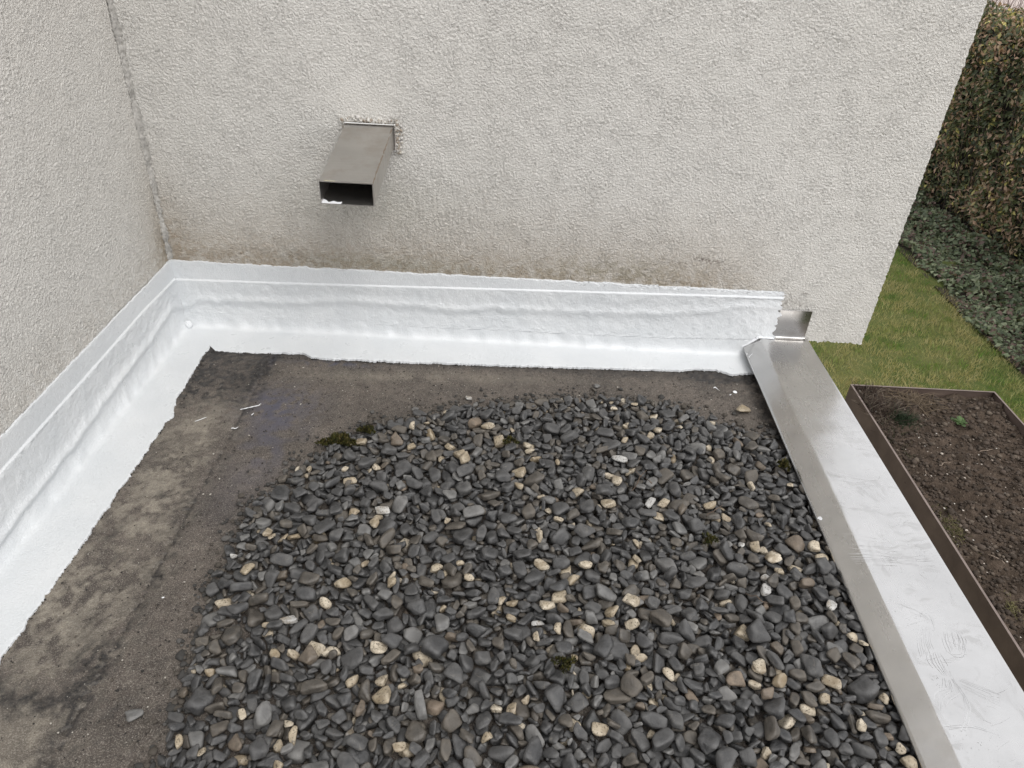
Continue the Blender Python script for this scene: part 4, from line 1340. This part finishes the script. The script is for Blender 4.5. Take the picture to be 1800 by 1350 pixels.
bul = .10 * np.sin(y * 3.1 + z * 1.3) + .07 * np.sin(y * 7.7 - z * 4.1) + .05 * np.sin(z * 9 + y * 2)
inset = .16 * blend(GZ + .45, GZ, z)
depth = np.abs(r.normal(0, .10, n))
x = HX - bul * .6 + depth + inset + .22 * blend(HT - .35, HT, z)
P1 = np.stack([x, y, z], 1)
nt = 17000
y2 = r.uniform(3.6, 17, nt); x2 = r.uniform(HX + .1, HX + 1.2, nt)
z2 = HT - .06 + .05 * np.sin(y2 * 3 + x2 * 4) + r.normal(0, .04, nt) + .05 * np.sin(y2 * 11)
P2 = np.stack([x2, y2, z2], 1)
P = np.vstack([P1, P2])
N = np.vstack([np.tile([-1, -.25, .35], (n, 1)), np.tile([-.4, -.2, 1.0], (nt, 1))]).astype(float)
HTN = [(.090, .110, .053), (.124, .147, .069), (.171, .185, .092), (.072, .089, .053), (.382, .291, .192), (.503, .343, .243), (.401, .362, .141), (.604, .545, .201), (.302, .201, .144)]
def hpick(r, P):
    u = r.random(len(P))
    g = .5 + .35 * np.sin(P[:, 1] * 2.3 + P[:, 2] * 1.7) + .3 * np.sin(P[:, 1] * .9 - P[:, 2] * 3) + .5 * blend(-.7, -.3, P[:, 2])  # more dry beige leaves near the top, also painting in its sunlit tone
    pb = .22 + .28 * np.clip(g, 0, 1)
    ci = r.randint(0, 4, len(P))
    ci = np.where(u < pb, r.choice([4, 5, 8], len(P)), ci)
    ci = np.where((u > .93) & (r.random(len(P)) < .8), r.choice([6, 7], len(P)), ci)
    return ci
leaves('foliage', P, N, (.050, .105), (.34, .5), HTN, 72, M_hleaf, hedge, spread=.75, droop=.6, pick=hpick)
obj('dark_core', box_mesh('dark_core', (HX + .24, 3.6, GZ + .15), (HX + 1.1, 17, HT - .14)), mat_plain('hedge_inside', (.012, .010, .007), (.022, .017, .012), 9), hedge)  # near-black solid box painted in as the shade inside the hedge
mm = Mesher()
rr_ = random.Random(4)
for i in range(150):
    y = rr_.uniform(3.8, 15); x = HX + rr_.uniform(.12, .3)
    pts = [(x, y, GZ)]
    for k in range(6):
        p = pts[-1]
        pts.append((p[0] + rr_.gauss(-.015, .04), p[1] + rr_.gauss(0, .06), p[2] + rr_.uniform(.25, .5)))
    V, Fq = tube_verts(pts, [.010, .009, .008, .006, .005, .004, .002], 4)
    mm.add(V, Fq, rr_.choice([(.04, .03, .022), (.06, .045, .035)]))
tag(obj('stems', mm.mesh('stems'), M_tint_rough, hedge), kind='stuff')

# ivy-like ground cover in front of the hedge
n = 24000
y = r.uniform(3.4, 13.5, n); x = r.uniform(5.85, 7.15, n)
k = x > edge_x(y) + r.normal(0, .035, n)
x, y = x[k], y[k]
mnd = .05 + .05 * np.sin(x * 6 + y * 2.2) + .04 * np.sin(y * 6.1) + .10 * blend(6.3, 7.0, x)
z = GZ + np.clip(mnd, .02, .3) * r.uniform(.4, 1.1, len(x))
leaves('ground_cover', np.stack([x, y, z], 1), np.tile([-.2, -.2, 1.0], (len(x), 1)), (.040, .085), (.55, .8), [(.120, .152, .086), (.167, .203, .118), (.242, .272, .172), (.092, .114, .070), (.166, .114, .095)], 73, mat_tint('ground_cover_leaf', .5, .3, .1, 15, .25), None, 'low grey green ground cover between the lawn and the hedge', 'ground cover', .55)
sheet('planting_bed', 5.93, 7.6, 3.0, 17, GZ + .016, .2, mat_plain('dark_humus', (.022, .017, .012), (.045, .033, .023), 12, .95, (.01, 40)), .003, 77)

# ---- corten raised bed
BX0, BX1, BY0, BY1, BT = 3.602, 4.765, -2.6, 3.270, -2.2
bed = empty('raised_bed', ((BX0 + BX1) / 2, (BY0 + BY1) / 2, GZ))
tag(bed, 'rust brown steel raised bed filled with dark soil on the lawn', 'raised bed')
def panel(x0, x1, y0, y1, ang=0, lab=None):
    o = obj('side_panel', box_mesh('side_panel', (x0, y0, GZ - .01), (x1, y1, BT - .004), .0008), M_corten, bed)
    return o
TH = .004
panel(BX0, BX0 + TH, BY0, BY1)
panel(BX1 - TH, BX1, BY0, BY1)
panel(BX0 + TH + .0005, BX1 - TH - .0005, BY1 - TH, BY1)
panel(BX0 + TH + .0005, BX1 - TH - .0005, BY0, BY0 + TH)
for lo, hi in (((BX0 - .001, BY0, BT - .003), (BX0 + .013, BY1 + .001, BT)), ((BX1 - .013, BY0, BT - .003), (BX1 + .001, BY1 + .001, BT)),
               ((BX0 + .0135, BY1 - .012, BT - .003), (BX1 - .0135, BY1 + .001, BT)), ((BX0 + .0135, BY0, BT - .003), (BX1 - .0135, BY0 + .012, BT))):
    obj('rim', box_mesh('rim', lo, hi, .0008), M_corten_edge, bed)
cell = .014
nu, nv = int((BX1 - BX0 - .012) / cell), int((BY1 - .1 + 1.6) / cell)
X, Y = np.meshgrid(np.linspace(BX0 + .006, BX1 - .006, nu), np.linspace(-1.6, BY1 - .006, nv), indexing='ij')
Z = BT - .085 + .012 * field(nu, nv, cell, cell, .15, .8, 601) + .008 * np.abs(field(nu, nv, cell, cell, .03, .09, 602)) + .004 * field(nu, nv, cell, cell, .02, .05, 603)
Z += .035 * blend(BY1 - .9, BY1 - .1, Y) * blend(BX0 + .9, BX0 + .1, X) + .03 * blend(BY1 - .5, BY1 - .05, Y) * blend(BX0 + .5, BX0 + 1.0, X)
for cx, cy, rx, ry, d in ((3.925, 2.07, .075, .06, .09), (3.75, 2.16, .04, .05, .04), (4.25, 2.80, .09, .05, .05), (4.33, 2.76, .07, .03, .05)):
    Z -= d * np.exp(-((X - cx) / rx) ** 2 - ((Y - cy) / ry) ** 2)
def mat_soil():
    k = Mat('garden_soil', .95, 0, .15)
    c = k.mix(k.ramp(k.noise(8, 5, .6), (.35, 0), (.68, 1)), (.041, .030, .022), (.106, .079, .060))
    c = k.mix(k.ramp(k.noise(70, 4, .7), (.5, 0), (.72, .7)), c, (.13, .10, .075))
    c = k.mix(k.ramp(k.noise(110, 3, .7), (.30, .8), (.42, 0)), c, (.014, .010, .008))
    return k.out(c, .95, k.bump(k.noise(85, 4, .7), .012, .9))
M_soil = mat_soil()
tag(obj('soil', fast_mesh('soil', np.stack([X, Y, Z], -1).reshape(-1, 3), grid_faces(nu, nv)), M_soil, bed, True), kind='stuff')
def soil_z(x, y):
    i = int(np.clip((x - BX0 - .006) / (BX1 - BX0 - .012) * (nu - 1), 0, nu - 1)); j = int(np.clip((y + 1.6) / (BY1 + 1.594) * (nv - 1), 0, nv - 1))
    return Z[i, j]
def on_soil(r):
    x, y = r.uniform(BX0 + .02, BX1 - .02), r.uniform(-.8, BY1 - .03)
    return x, y, soil_z(x, y)
scatter('soil_clods', 9000, 41, on_soil, (.006, .020), [(.048, .035, .026)] * 4 + [(.077, .057, .044)] * 3 + [(.125, .098, .075)], 'crumbly dark clods of soil in the raised bed', 'soil', M_tint_rough, .75)
scatter('bed_pebbles', 380, 42, on_soil, (.004, .010), [(.52, .46, .40), (.40, .35, .30), (.60, .56, .50), (.30, .25, .21)], 'small pale stones scattered over the soil of the raised bed', 'small stones', M_tint_rough, .6, None, (I2, IF2))

# plants and dry growth on the bed
def stalks(name, n, seed, cx, cy, rx, ry, hgt, rad, tints, label, cat, lean=.5, kind=None):
    r = random.Random(seed)
    mm = Mesher()
    for i in range(n):
        x, y = cx + r.gauss(0, rx), cy + r.gauss(0, ry)
        x = min(max(x, BX0 + .02), BX1 - .02); y = min(y, BY1 - .02)
        h = r.uniform(*hgt)
        a = r.random() * 6.28
        lx, ly = math.cos(a) * h * r.uniform(0, lean), math.sin(a) * h * r.uniform(0, lean)
        z0 = soil_z(x, y)
        pts = [(x + lx * t_ ** 1.5, y + ly * t_ ** 1.5, z0 - .005 + h * t_ * (1 - .25 * t_ * lean)) for t_ in (0, .35, .7, 1)]
        V, Fq = tube_verts(pts, [rad, rad * .8, rad * .6, rad * .2], 4)
        mm.add(V, Fq, r.choice(tints))
    o = obj(name, mm.mesh(name), M_leaf, None)
    tag(o, label, cat, kind=kind)
    return o
stalks('dry_perennial', 420, 51, 3.72, 3.05, .09, .13, (.04, .13), .0028, [(.055, .035, .028), (.09, .06, .045), (.13, .095, .07), (.22, .18, .14)], 'dead brown perennial stalks in the far left corner of the raised bed', 'dry plant', 1.2, 'stuff')
stalks('dry_perennial', 160, 55, 3.72, 2.60, .05, .14, (.03, .08), .0022, [(.09, .06, .045), (.15, .11, .08), (.06, .07, .03)], 'low withered stems along the left panel of the raised bed', 'dry plant', 1.6, 'stuff')
stalks('straw_clump', 260, 52, 4.075, 3.14, .075, .06, (.05, .13), .0024, [(.30, .23, .16), (.22, .165, .11), (.16, .12, .085)], 'flattened pale straw clump by the far panel of the raised bed', 'straw', 2.2)
stalks('dwarf_pine_seedling', 260, 53, 3.865, 2.86, .035, .045, (.05, .11), .0020, [(.035, .060, .028), (.045, .075, .035), (.03, .045, .02)], 'small dark green needle leaved plant near the left of the raised bed', 'plant', .9)
stalks('moss_turf', 340, 56, 3.735, 1.78, .030, .075, (.015, .035), .0022, [(.20, .18, .08), (.27, .24, .12), (.13, .13, .05)], 'yellowish grass and moss patch beside the left panel of the raised bed', 'moss', 1.3)
stalks('moss_turf', 160, 57, 3.79, 1.13, .02, .05, (.015, .035), .0022, [(.22, .20, .09), (.27, .24, .12)], 'pale yellow tuft further down the left panel of the raised bed', 'moss', 1.3)
# leafy weed
weed = empty('weed', (4.33, 2.90, soil_z(4.33, 2.90)))
tag(weed, 'bright green lobed weed growing in the soil of the raised bed', 'plant')
rw_ = random.Random(8)
mleaf = None
for i in range(16):
    a = i / 16 * 6.28 + rw_.gauss(0, .2)
    l = rw_.uniform(.035, .075)
    tilt = rw_.uniform(.25, .8)
    mm = Mesher()
    pts = []
    m = 12
    prof = [0, .10, .07, .20, .14, .28, .20, .30, .18, .22, .08, 0]
    up_ = [(t_ * l / 11, prof[t_] * l, 0) for t_ in range(12)]
    dn_ = [(t_ * l / 11, -prof[t_] * l, 0) for t_ in range(12)]
    mid = [(t_ * l / 11, 0, -.002) for t_ in range(12)]
    M_ = Matrix.Translation((4.33, 2.90, soil_z(4.33, 2.90) + .012)) @ Matrix.Rotation(a, 4, 'Z') @ Matrix.Rotation(-tilt, 4, 'Y')
    V = [M_ @ Vector((x_, y_, z_ - x_ * x_ * 3)) for x_, y_, z_ in up_ + mid + dn_]
    F = [(k, k + 1, 12 + k + 1, 12 + k) for k in range(11)] + [(12 + k, 12 + k + 1, 24 + k + 1, 24 + k) for k in range(11)]
    mm.add(V, F, rw_.choice([(.10, .17, .055), (.13, .21, .075), (.08, .13, .05)]))
    obj('leaf', mm.mesh('leaf'), M_leaf, weed)
# bare twigs lying on the soil
for i, (x, y, a, l) in enumerate(((3.92, 2.36, .5, .10), (3.80, 2.28, 1.5, .08), (4.30, 2.55, .3, .16), (3.90, 1.45, 2.4, .12), (3.86, 1.20, -.7, .22))):
    r_ = random.Random(80 + i)
    z0 = soil_z(x, y) + .012
    pts = [(x + math.cos(a) * l * t_ + r_.gauss(0, .004), y + math.sin(a) * l * t_ + r_.gauss(0, .004), z0 + .006 * math.sin(t_ * 3)) for t_ in np.linspace(0, 1, 6)]
    V, Fq = tube_verts(pts, [.0028, .0026, .0022, .002, .0016, .001], 5)
    o = obj('bed_twig', fast_mesh('bed_twig', V, Fq), bpy.data.materials.get('pale_twig') or mat_plain('pale_twig', (.20, .15, .11), (.30, .24, .19), 30), None, True)
    tag(o, ['pale twig on the soil left of the hole', 'short pale stick near the left panel', 'pale root lying behind the green weed hollow', 'thin twig on the soil in the lower part of the bed', 'long thin twig lowest in the visible soil'][i], 'twig', 'twigs on the raised bed soil')

# ---- what shows above the hedge: wooden posts and bare shrubs on a pale yard
M_post = mat_plain('weathered_post', (.17, .13, .12), (.26, .21, .195), 20, .9, (.003, 60))
for i, (x, y, top, w_, lean) in enumerate(((8.78, 12.70, -.60, .07, .10), (9.16, 12.46, -.47, .115, -.03), (9.32, 12.30, -.50, .11, .04))):
    bm = bmesh.new()
    bmesh.ops.create_cone(bm, cap_ends=True, segments=12, radius1=w_ * .62, radius2=w_ * .55, depth=top - GZ)
    bmesh.ops.bevel(bm, geom=[e for e in bm.edges if abs(e.verts[0].co.z - e.verts[1].co.z) < .01 and e.verts[0].co.z > 0], offset=.008, segments=1, affect='EDGES')
    me = bpy.data.meshes.new('wooden_post'); bm.to_mesh(me); bm.free()
    o = obj('wooden_post', me, M_post, None)
    o.location = (x, y, (top + GZ) / 2); o.rotation_euler = (lean * .5, lean, i)
    tag(o, ['slim wooden post showing over the hedge next to the wall edge', 'thick wooden post in the middle above the hedge', 'thick wooden post at the right frame edge above the hedge'][i], 'post', 'posts beyond the hedge')
M_twigs = mat_plain('bare_twigs', (.20, .155, .14), (.32, .26, .24), 14, .9, (.001, 60))
def shrub(cx, cy, h, n, seed, label):
    r = random.Random(seed)
    root = empty('bare_shrub', (cx, cy, GZ))
    tag(root, label, 'shrub', 'bare shrubs beyond the hedge')
    mm = Mesher()
    def grow(p, d, l, rad, depth_):
        pts = [p]
        for k in range(4):
            d = (d + Vector((r.gauss(0, .16), r.gauss(0, .16), r.gauss(.04, .1)))).normalized()
            pts.append(pts[-1] + d * l / 4)
        V, Fq = tube_verts(pts, [rad, rad * .9, rad * .8, rad * .65, rad * .45], 4)
        mm.add(V, Fq)
        if depth_:
            for q in range(r.randint(2, 4)):
                nd = (d + Vector((r.gauss(0, .55), r.gauss(0, .55), r.gauss(.1, .3)))).normalized()
                grow(pts[r.randint(2, 4)], nd, l * r.uniform(.5, .8), rad * .55, depth_ - 1)
    for i in range(n):
        a = r.random() * 6.28
        grow(Vector((cx + math.cos(a) * .15, cy + math.sin(a) * .15, GZ)), Vector((math.cos(a) * .3, math.sin(a) * .3, 1)).normalized(), h * r.uniform(.4, .6), .016, 3)
    o = obj('twigs', mm.mesh('twigs'), M_twigs, root)
    o['kind'] = 'stuff'
shrub(8.95, 12.2, 3.6, 9, 91, 'bare leafless shrub behind the hedge at the left of the gap')
shrub(9.75, 12.9, 3.9, 10, 92, 'bare leafless shrub behind the hedge at the frame edge')
shrub(9.9, 15.2, 4.2, 10, 93, 'farther bare shrub on the pale yard')
